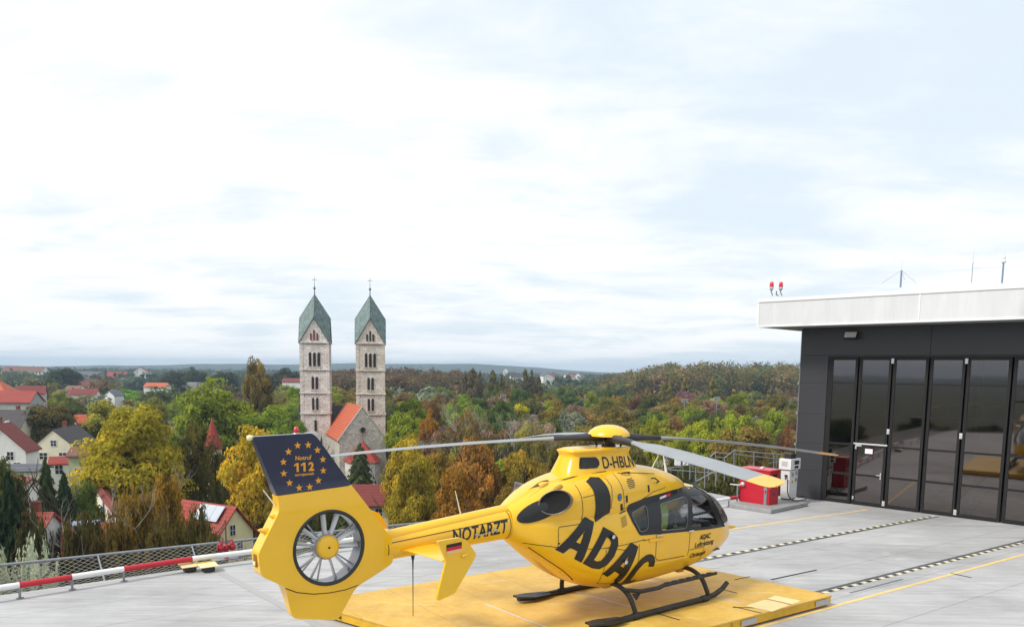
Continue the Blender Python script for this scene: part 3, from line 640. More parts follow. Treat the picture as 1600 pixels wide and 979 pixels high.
# ================================================================ roof deck, platform, hangar
def conc_mat(name, base, rot, joints=True):
    m, t, P, L = node_mat(name); b = NB(t); v = b.coord(rot)
    big = b.noise(v, .22, 8, .65); med = b.noise(v, 1.6, 8, .7); fine = b.noise(v, 40, 3)
    stv = b.coord(rot, (.35, 5.0, 1)); streak = b.noise(stv, 1.3, 6, .7); st2 = b.noise(b.coord(rot, (.6, 22., 1)), 1.2, 4, .6)
    k = b.math('MULTIPLY', b.mr(big, .3, .7, .82, 1.14), b.mr(streak, .3, .7, .84, 1.12)); k = b.math('MULTIPLY', k, b.mr(med, .3, .7, .94, 1.05)); k = b.math('MULTIPLY', k, b.mr(st2, .3, .7, .90, 1.08)); k = b.math('MULTIPLY', k, b.mr(fine, .3, .7, .95, 1.05))
    if joints:
        sx = b.n('ShaderNodeSeparateXYZ', {0: v}, out=1); fr = b.math('FRACT', b.math('DIVIDE', sx, 1.55)); ln = b.math('LESS_THAN', fr, .013); k = b.math('MULTIPLY', k, b.mr(ln, 0, 1, 1, .62)); sx0 = b.n('ShaderNodeSeparateXYZ', {0: v}, out=0); l2 = b.math('LESS_THAN', b.math('FRACT', b.math('DIVIDE', sx0, 6.2)), .0032); k = b.math('MULTIPLY', k, b.mr(l2, 0, 1, 1, .65))
    col = b.n('ShaderNodeVectorMath', {0: base, 3: k}, operation='SCALE')
    stain = b.noise(b.coord(rot, (.5, 1.1, 1)), .33, 9, .7); col = b.mix(b.mr(stain, .52, .74, 0, .6), col, (.22, .22, .225)); wp_ = b.noise(b.coord(rot, (.18, 1.6, 1)), .8, 7, .75); col = b.mix(b.mr(wp_, .56, .70, 0, .45), col, (.17, .17, .175)); sp_ = b.noise(v, 9, 5, .8); col = b.mix(b.mr(sp_, .66, .74, 0, .5), col, (.25, .24, .22)); pale = b.noise(v, .6, 8, .75); col = b.mix(b.mr(pale, .6, .7, 0, .35), col, (.60, .60, .58))
    L.new(col, P.inputs['Base Color']); P.inputs['Roughness'].default_value = .75; P.inputs['Specular IOR Level'].default_value = .3
    L.new(b.bump(b.math('ADD', b.math('MULTIPLY', st2, .5), fine), .18, .01), P.inputs['Normal']); return m
A2 = Vector((.8185, .5745, 0)); A1 = Vector((-.678, .735, 0))      # direction of the rails, direction of the hangar front
ROT = -math.atan2(.5745, .8185)
CONC = conc_mat('deck_concrete', (.43, .433, .44), ROT)
deck = MB(); DP = [(-24, 4.2), (-10.4, 15.55), (-5.65, 19.35), (4.6, 25.95), (8.3, 28.3), (10.4, 30.1), (22, 41), (40, 24), (34, -16), (-24, -16)]
deck.prism([(x, y, 0) for x, y in DP], (0, 0, 0), (0, 0, -.45)); o = link('roof_deck', deck, CONC); tag(o, kind='structure')
hb = MB(); cxm, cym = 6, 10
hb.prism([(cxm+(x-cxm)*.97, cym+(y-cym)*.97, -.45) for x, y in DP], (0, 0, -.003), (0, 0, -19.5)); o = link('building_base', hb, mat('hospital_wall', (.55, .54, .5), rough=.8, var=.1)); tag(o, 'pale building carrying the rooftop landing deck', 'building')
def stripe(name, p, q, wd, m, z=.004, thick=.0):
    p, q = Vector((p[0], p[1], 0)), Vector((q[0], q[1], 0)); d = (q-p).normalized(); n = Vector((-d.y, d.x, 0))*wd/2; Zv = Vector((0, 0, z))
    mb = MB()
    if thick: mb.prism([p+n, q+n, q-n, p-n], Zv, (0, 0, thick))
    else: mb.add([p+n+Zv, q+n+Zv, q-n+Zv, p-n+Zv], [(3, 2, 1, 0)])
    o = link(name, mb, m); return tag(o, kind='structure')
YL = mat('yellow_line_paint', (.78, .55, .20), rough=.7, var=.15, vscale=6, dirt=((.45, .42, .36), .6))
BLKL = mat('black_marking', (.03, .03, .03), rough=.7, var=.3); CREAM = mat('cream_marking', (.72, .66, .46), rough=.7, var=.12, vscale=8)
RAILM = mat('floor_rail_steel', (.16, .165, .17), rough=.5, metal=.5, var=.2)
stripe('yellow_line', Vector((4.47, 14.14))-Vector(A2.xy)*9, Vector((13.35, 20.41))+Vector(A2.xy)*3, .10, YL)
stripe('yellow_line', (5.2, 22.45), (12.15, 26.97), .10, YL)
def wall_pt(u, off=0, z=0): return Vector((10.555, 29.609, 0))+Vector((.70657, -.70764, 0))*u+Vector((-.70764, -.70657, 0))*off+Vector((0, 0, z))
for (p, q, sgn) in (((3.6, 18.62), (13.90, 25.88), 1), ((4.4, 15.0), (17.6, 24.25), -1)):
    p, q = Vector(p), Vector(q); d = (q-p).normalized(); n = Vector((-d.y, d.x))
    stripe('floor_rail', p-n*.09*sgn, q-n*.09*sgn, .07, RAILM, z=.0, thick=.012)
    stripe('marking_band', p+n*.03*sgn, q+n*.03*sgn, .11, CREAM)
    mb = MB(); L_ = (q-p).length; s_ = 0
    while s_ < L_-.2:
        a = p+d*s_+n*.03*sgn; mb.add([(a+n*.05).to_3d()+Vector((0, 0, .008)), (a+d*.17+n*.05).to_3d()+Vector((0, 0, .008)), (a+d*.17-n*.05).to_3d()+Vector((0, 0, .008)), (a-n*.05).to_3d()+Vector((0, 0, .008))], [(3, 2, 1, 0)]); s_ += .36
    o = link('marking_dashes', mb, BLKL); tag(o, kind='structure')
stripe('dark_slot', (5.86, 17.57), (7.23, 18.5), .06, BLKL, z=.006); stripe('dark_slot', (10.31, 18.34), (10.58, 17.95), .05, BLKL, z=.006)
stripe('dark_slot', (7.2, 16.55), (8.9, 17.75), .05, mat('grey_slot', (.2, .2, .2)), z=.006)
GRT, t_, P_, L_ = node_mat('drain_grating'); b = NB(t_); v = b.coord(0, (1, 1, 1)); wv = b.n('ShaderNodeTexWave', {'Vector': v, 'Scale': 12., 'Distortion': .3}, out=0)
L_.new(b.mix(wv, (.30, .30, .30), (.42, .42, .42)), P_.inputs['Base Color']); P_.inputs['Roughness'].default_value = .6
stripe('floor_drain', (-6.95, 18.1), (-2.9, 13.35), .17, GRT, z=.005)
# moving platform
def isect(p, d, q, e):
    t = ((q[0]-p[0])*e[1]-(q[1]-p[1])*e[0])/(d[0]*e[1]-d[1]*e[0]); return Vector((p[0]+d[0]*t, p[1]+d[1]*t, 0))
d2 = (.8185, .5745); g1, g2 = G(538, 957, PAD_Z), G(615, 979, PAD_Z); d4 = (g2.x-g1.x, g2.y-g1.y); c1 = Vector((6.43, 15.59, 0)); d3 = (-2.05, 2.09); c3 = (-1.27, 16.55)
PC = [c1, isect(c1, d3, c3, d2), isect(g1, d4, c3, d2), isect(g1, d4, c1, d2)]
PADT, t_, P_, L_ = node_mat('platform_yellow'); b = NB(t_); v = b.coord(ROT); n1 = b.noise(v, .8, 8, .7); n2 = b.noise(v, 5, 5); sp = b.n('ShaderNodeTexVoronoi', {'Vector': v, 'Scale': 7.})
col = b.mix(b.mr(n1, .3, .7, 0, 1), (.54, .31, .03), (.72, .46, .08)); col = b.mix(b.mr(n2, .45, .75, 0, .35), col, (.72, .55, .26)); col = b.mix(b.mr(sp, .05, .09, .55, 0), col, (.12, .07, .02))
col = b.mix(b.mr(b.noise(v, .35, 7, .7), .50, .72, 0, .55), col, (.34, .19, .04)); col = b.mix(b.mr(b.noise(b.coord(ROT, (.5, 3, 1)), 1.5, 7, .8), .56, .68, 0, .5), col, (.78, .62, .34)); col = b.mix(b.mr(b.noise(v, 11, 5, .8), .64, .72, 0, .6), col, (.20, .12, .05))
sx = b.n('ShaderNodeSeparateXYZ', {0: v}, out=0); ln = b.math('LESS_THAN', b.math('FRACT', b.math('DIVIDE', b.math('ADD', sx, .35), 1.22)), .008); col = b.mix(b.math('MULTIPLY', ln, .45), col, (.12, .08, .03))
L_.new(col, P_.inputs['Base Color']); P_.inputs['Roughness'].default_value = .55; L_.new(b.bump(b.noise(v, 90, 3), .25, .005), P_.inputs['Normal'])
pad = thing('landing_platform', 'flat yellow rolling platform under the helicopter', 'platform', (0, 0, 0))
link('platform_top', MB().prism([p+Vector((0, 0, PAD_Z-.035)) for p in PC], (0, 0, 0), (0, 0, .035)), PADT, pad, bevel=.006)
cen = sum(PC, Vector())/4
link('platform_side', MB().prism([cen+(p-cen)*.996+Vector((0, 0, .045)) for p in PC], (0, 0, 0), (0, 0, PAD_Z-.081)), mat('platform_side_yellow', (.66, .38, .02), rough=.5, var=.15, vscale=4, dirt=((.25, .15, .03), .5)), pad)
REF = mat('reflector_grey', (.42, .42, .43), rough=.3, var=.3, vscale=60)
def pad_edge(i, j, s0, s1, z0, z1, name, m, off=.012):
    a, b_ = PC[i], PC[j]; d = (b_-a); L__ = d.length; d.normalize(); n = Vector((d.y, -d.x, 0)); n = n if (n.dot(a-cen) > 0) else -n
    p, q = a+d*s0+n*off, a+d*s1+n*off; mb = MB().prism([p+Vector((0, 0, z0)), q+Vector((0, 0, z0)), q+Vector((0, 0, z1)), p+Vector((0, 0, z1))], (0, 0, 0), n*.004); return link(name, mb, m, pad)
for s0 in (.12, 2.35, 3.7, 5.4, 7.1): pad_edge(0, 3, s0, s0+.42, .075, .175, 'reflector', REF)
pad_edge(2, 3, .02, .45, .07, .18, 'reflector', REF)
pad_edge(0, 3, 3.02, 3.03, .05, .185, 'joint', BLKM, .004); pad_edge(0, 3, 6.0, 6.01, .05, .185, 'joint', BLKM, .004)
for s0 in (.80, .95): pad_edge(2, 3, s0, s0+.05, .09, .17, 'socket', BLKM)
dd_ = (PC[3]-PC[2]).normalized(); nn_ = Vector((-dd_.y, dd_.x, 0)); nn_ = nn_ if nn_.dot(PC[2]-cen) > 0 else -nn_
q_ = PC[2]+dd_*.62+nn_*.02+Vector((0, 0, .13)); link('button_lamp', MB().lathe([(.05, 0), (.055, .03), (.03, .055), (.001, .06)], 14, Matrix.Translation(q_) @ nn_.to_track_quat('Z', 'Y').to_matrix().to_4x4()), mat('red_button', (.6, .02, .04), rough=.25), pad)
wl = MB()
for i, j in ((0, 3), (2, 3), (0, 1), (1, 2)):
    for k in range(1, 7):
        p = PC[i].lerp(PC[j], k/7); p = cen+(p-cen)*.965; wl.lathe([(.001, -.02), (.055, -.02), (.055, .02), (.001, .02)], 14, Matrix.Translation(p+Vector((0, 0, .056))) @ Matrix.Rotation(R(90), 4, 'X'))
link('wheels', wl, BLKM, pad); pad.children
TRK = mat('track_strip_steel', (.62, .60, .56), rough=.5, metal=.2, var=.2, vscale=8)
for a_, b_ in (((758, 943), (868, 985)), ((900, 924), (990, 949)), ((1000, 904), (1096, 927)), ((1116, 932), (1162, 943))):
    p, q = G(*a_, PAD_Z), G(*b_, PAD_Z); o = stripe('track_strip', p, q, .035, TRK, z=PAD_Z+.002, thick=.004); o.parent = pad; del o['kind']
for a_, b_ in (((1022, 956), (1062, 968)), ((1132, 921), (1152, 926)), ((1146, 947), (1190, 957)), ((1148, 905), (1172, 900)), ((1002, 898), (1022, 894)), ((1012, 902), (1032, 897)), ((1185, 949), (1145, 948))):
    p, q = G(*a_, PAD_Z), G(*b_, PAD_Z); o = stripe('dark_strip', p, q, .04, BLKL, z=PAD_Z+.003); o.parent = pad; del o['kind']
p, q = G(1157, 945, PAD_Z), G(1216, 932, PAD_Z)
o = MB().add([G(*a, PAD_Z)+Vector((0, 0, .004)) for a in ((1165, 946), (1212, 930), (1252, 938), (1206, 955))], [(0, 1, 2, 3)]); link('pale_patch', o, mat('pale_patch', (.80, .66, .32), rough=.6, var=.1), pad)
stripe_ = stripe('red_strip', G(1196, 935, PAD_Z), G(1236, 944, PAD_Z), .04, mat('red_strip', (.6, .1, .06), rough=.6), z=PAD_Z+.009); stripe_.parent = pad; del stripe_['kind']

# deck lights
for i, (x0, x1) in enumerate(((286, 308), (315, 337))):
    p = G((x0+x1)/2, 893, 0); lt = thing('deck_light', ('left' if i == 0 else 'right')+' one of two low flat deck lights with yellow tops beside the barrier', 'floor light', p, R(38))
    lt['label'] = 'low flat yellow topped deck light nearer the red pole section' if i == 0 else 'low flat yellow topped deck light nearer the red hydrant'
    a = MB(); a.prism([(-.20, -.12, .13), (.20, -.12, .13), (.20, .16, .17), (-.20, .16, .17)], (0, 0, 0), (0, 0, .018)); link('flat_top', a, mat('cream_yellow', (.80, .66, .35), rough=.5), lt, bevel=.005)
    a = MB(); a.box((0, .02, .065), (.26, .16, .09)); link('light_body', a, DARKM, lt, bevel=.01)
    a = MB(); a.box((0, .20, .17), (.40, .06, .06)); link('yellow_bracket', a, mat('bracket_yellow', (.55, .38, .02), rough=.5), lt, bevel=.01)
# barrier: red and white pole sections on short posts
REDB = mat('barrier_red', (.50, .015, .03), rough=.4, var=.1); WHB = mat('barrier_white', (.78, .78, .78), rough=.4, var=.08, dirt=((.5, .48, .44), .4)); GALV = mat('galvanised_steel', (.28, .30, .33), rough=.45, metal=.5, var=.2, vscale=8)
def barrier(label, pts, cols, z=.27, r=.062):
    t = thing('barrier_pole', label, 'barrier', (pts[0][0], pts[0][1], 0)); o = Vector((pts[0][0], pts[0][1], 0))
    for i in range(len(pts)-1):
        a, b_ = Vector((*pts[i], z))-o, Vector((*pts[i+1], z))-o
        link('red_section' if cols[i % len(cols)] == 'r' else 'white_section', MB().tube([a, b_], r, 14), REDB if cols[i % len(cols)] == 'r' else WHB, t)
    for i in range(len(pts)):
        p = Vector((*pts[i], 0))-o; q = MB().tube([p, p+Vector((0, 0, z))], .025, 8); q.box(p+Vector((0, 0, .012)), (.10, .10, .02)); link('post', q, GALV, t)
P0 = [G(px, py, .27) for px, py in ((30, 913.5), (112, 901), (193, 888.5), (300, 872.5))]
bp = [(-13.4, 12.15), (-12.2, 13.25), (-11.1, 14.25)]+[(p.x, p.y) for p in P0]+[(-4.9, 19.45), (-3.6, 20.35), (-2.1, 21.3), (-.6, 22.3), (.9, 23.2), (2.4, 24.15), (3.9, 25.1)]
barrier('long red and white pole barrier along the edge of the deck', bp, 'rwwrwrwwrwrwrw')
pr = [(5.5, 25.8), G(1046, 795, .27).xy[:], G(1139, 778.5, .27).xy[:], G(1165, 774, .27).xy[:]]
barrier('short red and white pole barrier beside the red fuel cabinet', [tuple(p) for p in pr], 'wwr')
bpb = [(-12+2.2*i, -9-.0*i) for i in range(14)]; barrier('red and white pole barrier on the rear side of the deck', bpb, 'rw')
# safety net outside the deck edge
def net(label, edge, outv):
    t = thing('safety_net', label, 'net', (edge[0][0], edge[0][1], 0)); o = Vector((edge[0][0], edge[0][1], 0)); rail = MB(); wires = MB(); arms = MB()
    outer = [Vector(e).to_3d()-o+Vector(ov)-Vector((0, 0, 0)) for e, ov in zip(edge, outv)]; inner = [Vector(e).to_3d()-o-Vector((0, 0, .12)) for e in edge]
    rail.tube(outer, .036, 10); rail.tube([p+Vector((0, 0, 0)) for p in inner], .03, 8)
    link('outer_rail', rail, GALV, t)
    for i in range(len(edge)-1):
        a0, a1, b0, b1 = inner[i], inner[i+1], outer[i], outer[i+1]; n = max(1, int((a1-a0).length/1.8))
        for k in range(n+1): link('support_arm', MB().tube([a0.lerp(a1, k/n), b0.lerp(b1, k/n)], .02, 6), GALV, t) if k < n or i == len(edge)-2 else None
        n = max(2, int((a1-a0).length/.16)); m = 10
        P = lambda u, v_: (a0.lerp(a1, min(max(u, 0), 1))).lerp(b0.lerp(b1, min(max(u, 0), 1)), v_)-Vector((0, 0, .10*math.sin(math.pi*v_)))
        for k in range(-m, n):
            for sg in (0, 1):
                pts = []
                for j in range(0, m+1):
                    u = (k+j)/n if sg else (k+m-j)/n
                    if 0 <= u <= 1: pts.append(P(u, j/m))
                if len(pts) > 1: wires.tube(pts, .006, 3, cap=False)
    link('wire_mesh', wires, mat('net_wire', (.26, .26, .24), rough=.5), t)
net('sloping wire safety net outside the deck edge behind the barrier', [(-24, 4.4), (-10.4, 15.75), (-5.7, 19.5), (4.5, 26.1)], [(-1.35, 1.7, .12), (-1.25, 1.75, .12), (-.75, 1.9, .02), (-.7, 1.5, 0)])
# red hydrant and its pipe
p = G(354, 872, 0); hy = thing('red_hydrant', 'red valve manifold with a tall thin pipe behind the white pole', 'hydrant', p, R(38))
RV = mat('hydrant_red', (.40, .01, .03), rough=.35, var=.2)
a = MB(); a.lathe([(.001, .0), (.07, .0), (.06, .03), (.05, .2), (.08, .24), (.08, .30), (.04, .36), (.001, .38)], 16)
for dx in (-.15, .13): a.lathe([(.07, -.05), (.085, 0), (.07, .05)], 12, Matrix.Translation((dx, -.05, .28)) @ Matrix.Rotation(R(90), 4, 'Y')); a.lathe([(.001, .0), (.05, .0), (.05, .10), (.001, .12)], 12, Matrix.Translation((dx, -.05, .30)))
a.tube([(-.22, 0, .27), (.22, 0, .27)], .05, 10); link('valve_body', a, RV, hy)
a = MB()
for dx in (-.12, .08): a.lathe([(.07, 0), (.075, .01), (.07, .02)], 12, Matrix.Translation((dx, -.05, .43)))
link('hand_wheel', a, RV, hy); link('pipe', MB().tube([(0, 0, .35), (0, 0, .95)], .018, 8), mat('brown_pipe', (.12, .08, .07), rough=.5, metal=.4), hy)
a = MB().tube([(.25, -.1, .05), (.6, -.15, .05), (.75, .05, .05), (.5, .2, .05), (.2, .15, .05)], .025, 8); a.box((0, 0, .01), (.7, .35, .02)); link('hose_end', a, GALV, hy)

# ---------------------------------------------------------------- hangar
ANTH = mat('anthracite_panel', (.040, .040, .046), rough=.42, var=.06, vscale=.8, spec=.4)
hang = thing('hangar', 'dark grey hangar with tall glazed folding doors and a broad white roof edge', 'hangar', wall_pt(0), math.atan2(-.70764, .70657))
# local frame of the hangar: +x along the front, -y outwards towards the deck
DU0, DU1, DZ = 1.02, 13.2, 5.24; LEN = 17.0; DEP = 13.0; TOPZ = 6.26
def hpart(name, boxes, m, bevel=0., par=None):
    a = MB()
    for x0, x1, y0, y1, z0, z1 in boxes: a.box(((x0+x1)/2, (y0+y1)/2, (z0+z1)/2), (x1-x0, y1-y0, z1-z0))
    return link(name, a, m, par or hang, bevel=bevel)
hpart('wall', [(0, DU0, 0, .25, 0, 1.045), (0, DU0, 0, .25, 1.055, 2.045), (0, DU0, 0, .25, 2.055, 3.12), (0, DU0, 0, .25, 3.13, 4.235), (0, DU0, 0, .25, 4.245, 5.245), (0, 4.40, 0, .25, 5.255, TOPZ), (4.415, 9.2, 0, .25, 5.255, TOPZ), (9.215, LEN, 0, .25, 5.255, TOPZ), (DU1, LEN, 0, .25, 0, 5.245)], ANTH, bevel=.006)
hpart('wall_backing', [(.01, LEN-.01, .02, .24, 5.2, TOPZ-.01), (.01, DU0-.01, .02, .24, 0, 5.25)], BLKM)
hpart('side_wall', [(0, .25, .252, DEP, 0, TOPZ), (LEN-.25, LEN, .252, DEP, 0, TOPZ), (.252, LEN-.252, DEP-.25, DEP, 0, TOPZ)], ANTH)
hpart('hangar_floor', [(.26, LEN-.26, .26, DEP-.26, .0, .012)], mat('hangar_floor_grey', (.12, .12, .12), rough=.5))
WHF, t_, P_, L_ = node_mat('white_roof_edge'); b = NB(t_); v = b.coord(0, (2.5, 1, .35)); n_ = b.noise(v, 1.2, 7, .7)
L_.new(b.mix(b.mr(n_, .3, .7, 0, 1), (.60, .61, .63), (.70, .71, .73)), P_.inputs['Base Color']); P_.inputs['Roughness'].default_value = .35
FO = 1.3
hpart('roof', [(-1.09, LEN+1, -FO+.02, DEP+.6, TOPZ-.02, 7.18)], mat('roof_grey', (.3, .3, .3), rough=.8))
fc = hpart('roof_edge', [(-1.11, 4.40, -FO, -FO+.019, 6.30, 7.12), (4.42, 9.9, -FO, -FO+.019, 6.30, 7.12), (9.92, LEN+1, -FO, -FO+.019, 6.30, 7.12), (-1.11, -1.091, -FO+.02, DEP+.6, 6.30, 7.12)], WHF)
hpart('edge_trim', [(-1.13, LEN+1, -FO-.03, -FO+.1, 7.122, 7.24), (-1.13, LEN+1, -FO-.02, -FO+.02, 6.235, 6.298), (-1.13, -1.05, -FO-.018, -FO-.001, 6.30, 7.12), (4.385, 4.435, -FO-.018, -FO-.001, 6.30, 7.12), (9.885, 9.935, -FO-.018, -FO-.001, 6.30, 7.12), (-1.13, -1.03, -FO+.1, DEP+.6, 7.122, 7.24)], mat('trim_white', (.78, .79, .80), rough=.3), bevel=.004)
HG = glass_mat('hangar_glass', (.12, .11, .11), 3.9, (1., .90, .87))
FRM = mat('door_frame', (.017, .016, .016), rough=.6, var=.1, spec=.25)
PU = [1.08, 2.10, 3.235, 4.40, 5.50, 6.80, 7.95, 9.1, 10.25, 11.4, 12.55, 13.15]
hpart('door_frame', [(DU0, DU1, .03, .12, 5.16, 5.245), (DU0, DU0+.10, .03, .12, .012, 5.16), (DU1-.05, DU1, .03, .12, .012, 5.16)], FRM)
ZS = [.06, 1.07, 2.13, 3.20, 4.28, 5.16]
for i in range(len(PU)-1):
    u0, u1 = PU[i]+.03, PU[i+1]-.03
    lf = hpart('door_leaf', [(u0, u0+.085, .035, .10, .02, 5.155), (u1-.085, u1, .035, .10, .02, 5.155)]+[(u0+.085, u1-.085, .04, .095, z-.035, z+.035) for z in ZS[1:-1]]+[(u0+.085, u1-.085, .04, .095, .02, .13), (u0+.085, u1-.085, .04, .095, 5.08, 5.155)], FRM)
    for k in range(5):
        z0, z1 = (ZS[k]+.036 if k else .131), (ZS[k+1]-.036 if k < 4 else 5.079)
        a = MB(); tl = random.uniform(-.004, .004); tl2 = random.uniform(-.0025, .0025)
        a.add([(u0+.085, .066+tl, z0), (u1-.085, .066-tl, z0), (u1-.085, .066-tl+tl2, z1), (u0+.085, .066+tl+tl2, z1)], [(0, 1, 2, 3)]); link('glass_pane', a, HG, lf)
    if i in (1, 3, 5):
        for z in (5.05, 2.65, .16): link('hinge', MB().box((u1+.03, .02, z), (.09, .03, .17)), mat('hinge_steel', (.62, .62, .62), rough=.3, metal=.5), lf, bevel=.006)
    if i == 1:
        a = MB(); a.box(((u0+u1)/2, .025, 2.17), (u1-u0+.08, .03, .05)); link('door_closer', a, mat('hinge_steel', (.62, .62, .62)), lf, bevel=.005)
        a = MB(); a.box((u0+.14, .015, 2.11), (.20, .04, .06)); a.box((u0+.05, .02, 2.03), (.05, .03, .1)); a.box((u0+.05, .02, .25), (.05, .03, .12)); a.box((u1-.12, .01, 1.10), (.04, .03, .22)); a.tube([(u1-.12, -.03, 1.12), (u1-.25, -.03, 1.12)], .012, 6); link('door_hardware', a, mat('hinge_steel', (.62, .62, .62)), lf)
        a = MB(); a.box((u0+.50, .03, 1.93), (.26, .006, .17)); link('door_notice', a, mat('paper_white', (.78, .78, .78)), lf)
hpart('interior_beams', [(u-.06, u+.06, 3.5, 3.62, .02, 5.9) for u in (2, 5, 8, 11)]+[(.3, LEN-.3, 3.5, 3.6, 5.6, 5.8), (1.2, 3.5, 6, 6.6, .02, .9), (6, 9, 8, 8.6, .02, 1.8)], mat('interior_grey', (.10, .10, .10), rough=.8))
a = MB(); 
for z in (.99, 1.99, 3.13, 4.24, 4.9): a.box((-.04, .03, z), (.07, .10, .10))
a.tube([(-.03, .05, .0), (-.03, .05, 6.2)], .02, 6); link('corner_cable', a, GALV, hang)
fl_ = thing('floodlight', 'small floodlight on the dark wall under the white roof edge', 'lamp', wall_pt(1.85, .0, 5.93), hang.rotation_euler.z)
a = MB(); M = Matrix.Translation((0, -.18, 0)) @ Matrix.Rotation(R(-25), 4, 'X'); a.box((0, 0, 0), (.48, .10, .26), M=M); a.box((0, .12, 0), (.08, .18, .06)); a.box((.2, .10, .02), (.12, .16, .12)); link('lamp_housing', a, DARKM, fl_, bevel=.01)
a = MB(); a.box((0, -.055, 0), (.40, .012, .20), M=M); link('lamp_glass', a, mat('lamp_glass', (.62, .62, .58), rough=.12, var=.3, vscale=12), fl_)
# roof furniture
for i, (px, py) in enumerate(((1205, 461), (1219.5, 460))):
    p = at(px, py, 27.5); p.z = 7.18; t = thing('obstruction_light', 'red obstruction light '+('at the outer end of the roof' if i == 0 else 'on the roof, second from the outer end'), 'warning light', p)
    a = MB().tube([(.04, 0, 0), (.04, 0, .06), (0, 0, .10), (0, 0, .20)], .018, 6); link('bent_arm', a, GALV, t); link('lamp_base', MB().lathe([(.001, .18), (.04, .18), (.07, .26), (.07, .29), (.001, .29)], 14), mat('lamp_base_grey', (.5, .5, .55)), t)
    link('red_lens', MB().lathe([(.065, .29), (.07, .33), (.065, .43), (.04, .465), (.001, .475)], 14), mat('red_lens', (.6, .01, .03)), t)
p = at(1213, 462, 27.5); p.z = 7.18; t = thing('roof_bracket', 'short bent metal bracket between the red roof lights', 'bracket', p); link('bracket_arm', MB().tube([(.08, 0, .02), (0, 0, .03), (0, 0, .16)], .022, 6), GALV, t)
def mast(px, pybase, pytop, d, r, name, label, extra):
    p = at(px, pybase, d); top = at(px, pytop, d).z; p.z = 7.18; t = thing(name, label, 'antenna', p); h = top-7.18
    link('mast_tube', MB().tube([(0, 0, 0), (0, 0, h*.62)], r, 8), mat('mast_blue_grey', (.22, .30, .42), rough=.4, metal=.3), t); link('rod', MB().tube([(0, 0, h*.6), (0, 0, h)], [.012, .006], 5), mat('rod_white', (.7, .72, .75)), t); extra(t, h)
def ex1(t, h):
    a = MB()
    for k in range(3): c_, s_ = math.cos(R(120*k+15)), math.sin(R(120*k+15)); a.tube([(0, 0, h*.62), (.55*c_, .55*s_, h*.62-.34)], .004, 4)
    link('radial', a, GALV, t)
mast(1407, 448, 406, 24.3, .026, 'roof_antenna', 'antenna with drooping radials in the middle of the roof edge', ex1)
mast(1518, 440, 388, 22.9, .009, 'whip_mast', 'thin white whip antenna near the right end of the roof', lambda t, h: None)
def ex2(t, h):
    link('sensor_head', MB().lathe([(.001, h*.62), (.06, h*.64), (.06, h*.7), (.02, h*.72), (.05, h*.78), (.05, h*.82), (.001, h*.86)], 12), mat('sensor_white', (.7, .7, .75)), t)
    link('cross_arm', MB().tube([(0, 0, h*.5), (-.85, .05, h*.48)], .006, 6), mat('rod_white', (.7, .72, .75)), t)
mast(1566, 436, 392, 22.9, .024, 'sensor_mast', 'sensor mast with a side arm at the right end of the roof', ex2)

# ---------------------------------------------------------------- fuel station
FU_Z = .14; F0 = G(1205, 796, FU_Z); RZF = math.atan2(.669, .743)
plinth = link('steel_plinth', MB().box((1.22, .80, .07), (2.44, 1.6, .14)), mat('plinth_grey', (.28, .285, .285), rough=.6, var=.15, vscale=5), loc=(F0.x, F0.y, 0), rz=RZF, bevel=.02); tag(plinth, 'low grey plinth carrying the red fuel cabinet', 'plinth')
def placed(name, label, cat, px, py): p = G(px, py, FU_Z); return thing(name, label, cat, p, RZF)
FR = mat('cabinet_red', (.48, .008, .025), rough=.38, var=.08, vscale=2); WHM = mat('pump_white', (.72, .73, .73), rough=.4, var=.05); STK = mat('sticker_white', (.75, .75, .75), rough=.5); TRI = mat('sticker_yellow', (.75, .45, .02), rough=.5); RR = mat('sticker_red', (.6, .02, .02))
cab = placed('fuel_cabinet', 'red fuel cabinet standing on a grey plinth near the hangar', 'cabinet', 1201, 789)
a = MB(); a.box((.30, .575, .575), (.60, 1.15, 1.15)); link('cabinet_body', a, FR, cab, bevel=.008)
a = MB(); a.box((.31, .575, 1.175), (.68, 1.22, .045)); link('cabinet_lid', a, mat('lid_red', (.55, .05, .07), rough=.35), cab, bevel=.008)
a = MB(); a.box((.32, -.004, .93), (.30, .012, .24)); link('display_window', a, mat('display_dark', (.02, .03, .03), rough=.1), cab); a = MB(); a.box((.30, -.004, .36), (.20, .01, .12)); a.box((.30, -.008, .36), (.15, .01, .03)); link('type_plate', a, mat('plate_dark', (.08, .07, .07)), cab)
a = MB(); a.box((-.012, .13, .30), (.03, .10, .62)); a.box((-.02, .13, .52), (.05, .16, .03)); link('nozzle_holder', a, GALV, cab, bevel=.005)
a = MB(); a.box((-.04, .13, .45), (.03, .03, .12)); link('red_handle', a, RR, cab)
def disc(c, r, nrm, n=20): return MB().lathe([(.001, .004), (r, .004), (r, 0)], n, Matrix.Translation(c) @ Vector(nrm).to_track_quat('Z', 'Y').to_matrix().to_4x4())
for y in (.92, .74): link('pictogram', disc((-.002, y, 1.0), .085, (-1, 0, 0)), STK, cab)
def tri(c, s, ex, nn): c = Vector(c); ex = Vector(ex); nn = Vector(nn)*.004; up = Vector((0, 0, 1)); return MB().prism([c-ex*s, c+ex*s, c+up*s*1.6], (0, 0, 0), nn)
link('warning_triangle', tri((-.001, .52, .90), .09, (0, -1, 0), (-1, 0, 0)), TRI, cab); link('flame_mark', tri((-.006, .52, .93), .03, (0, -1, 0), (-1, 0, 0)), BLKM, cab)
a = MB(); a.box((-.003, .36, 1.03), (.006, .10, .06)); link('sticker', a, STK, cab)
for x in (.06, .50): link('stud', disc((x, -.002, .58), .02, (0, -1, 0)), STK, cab)
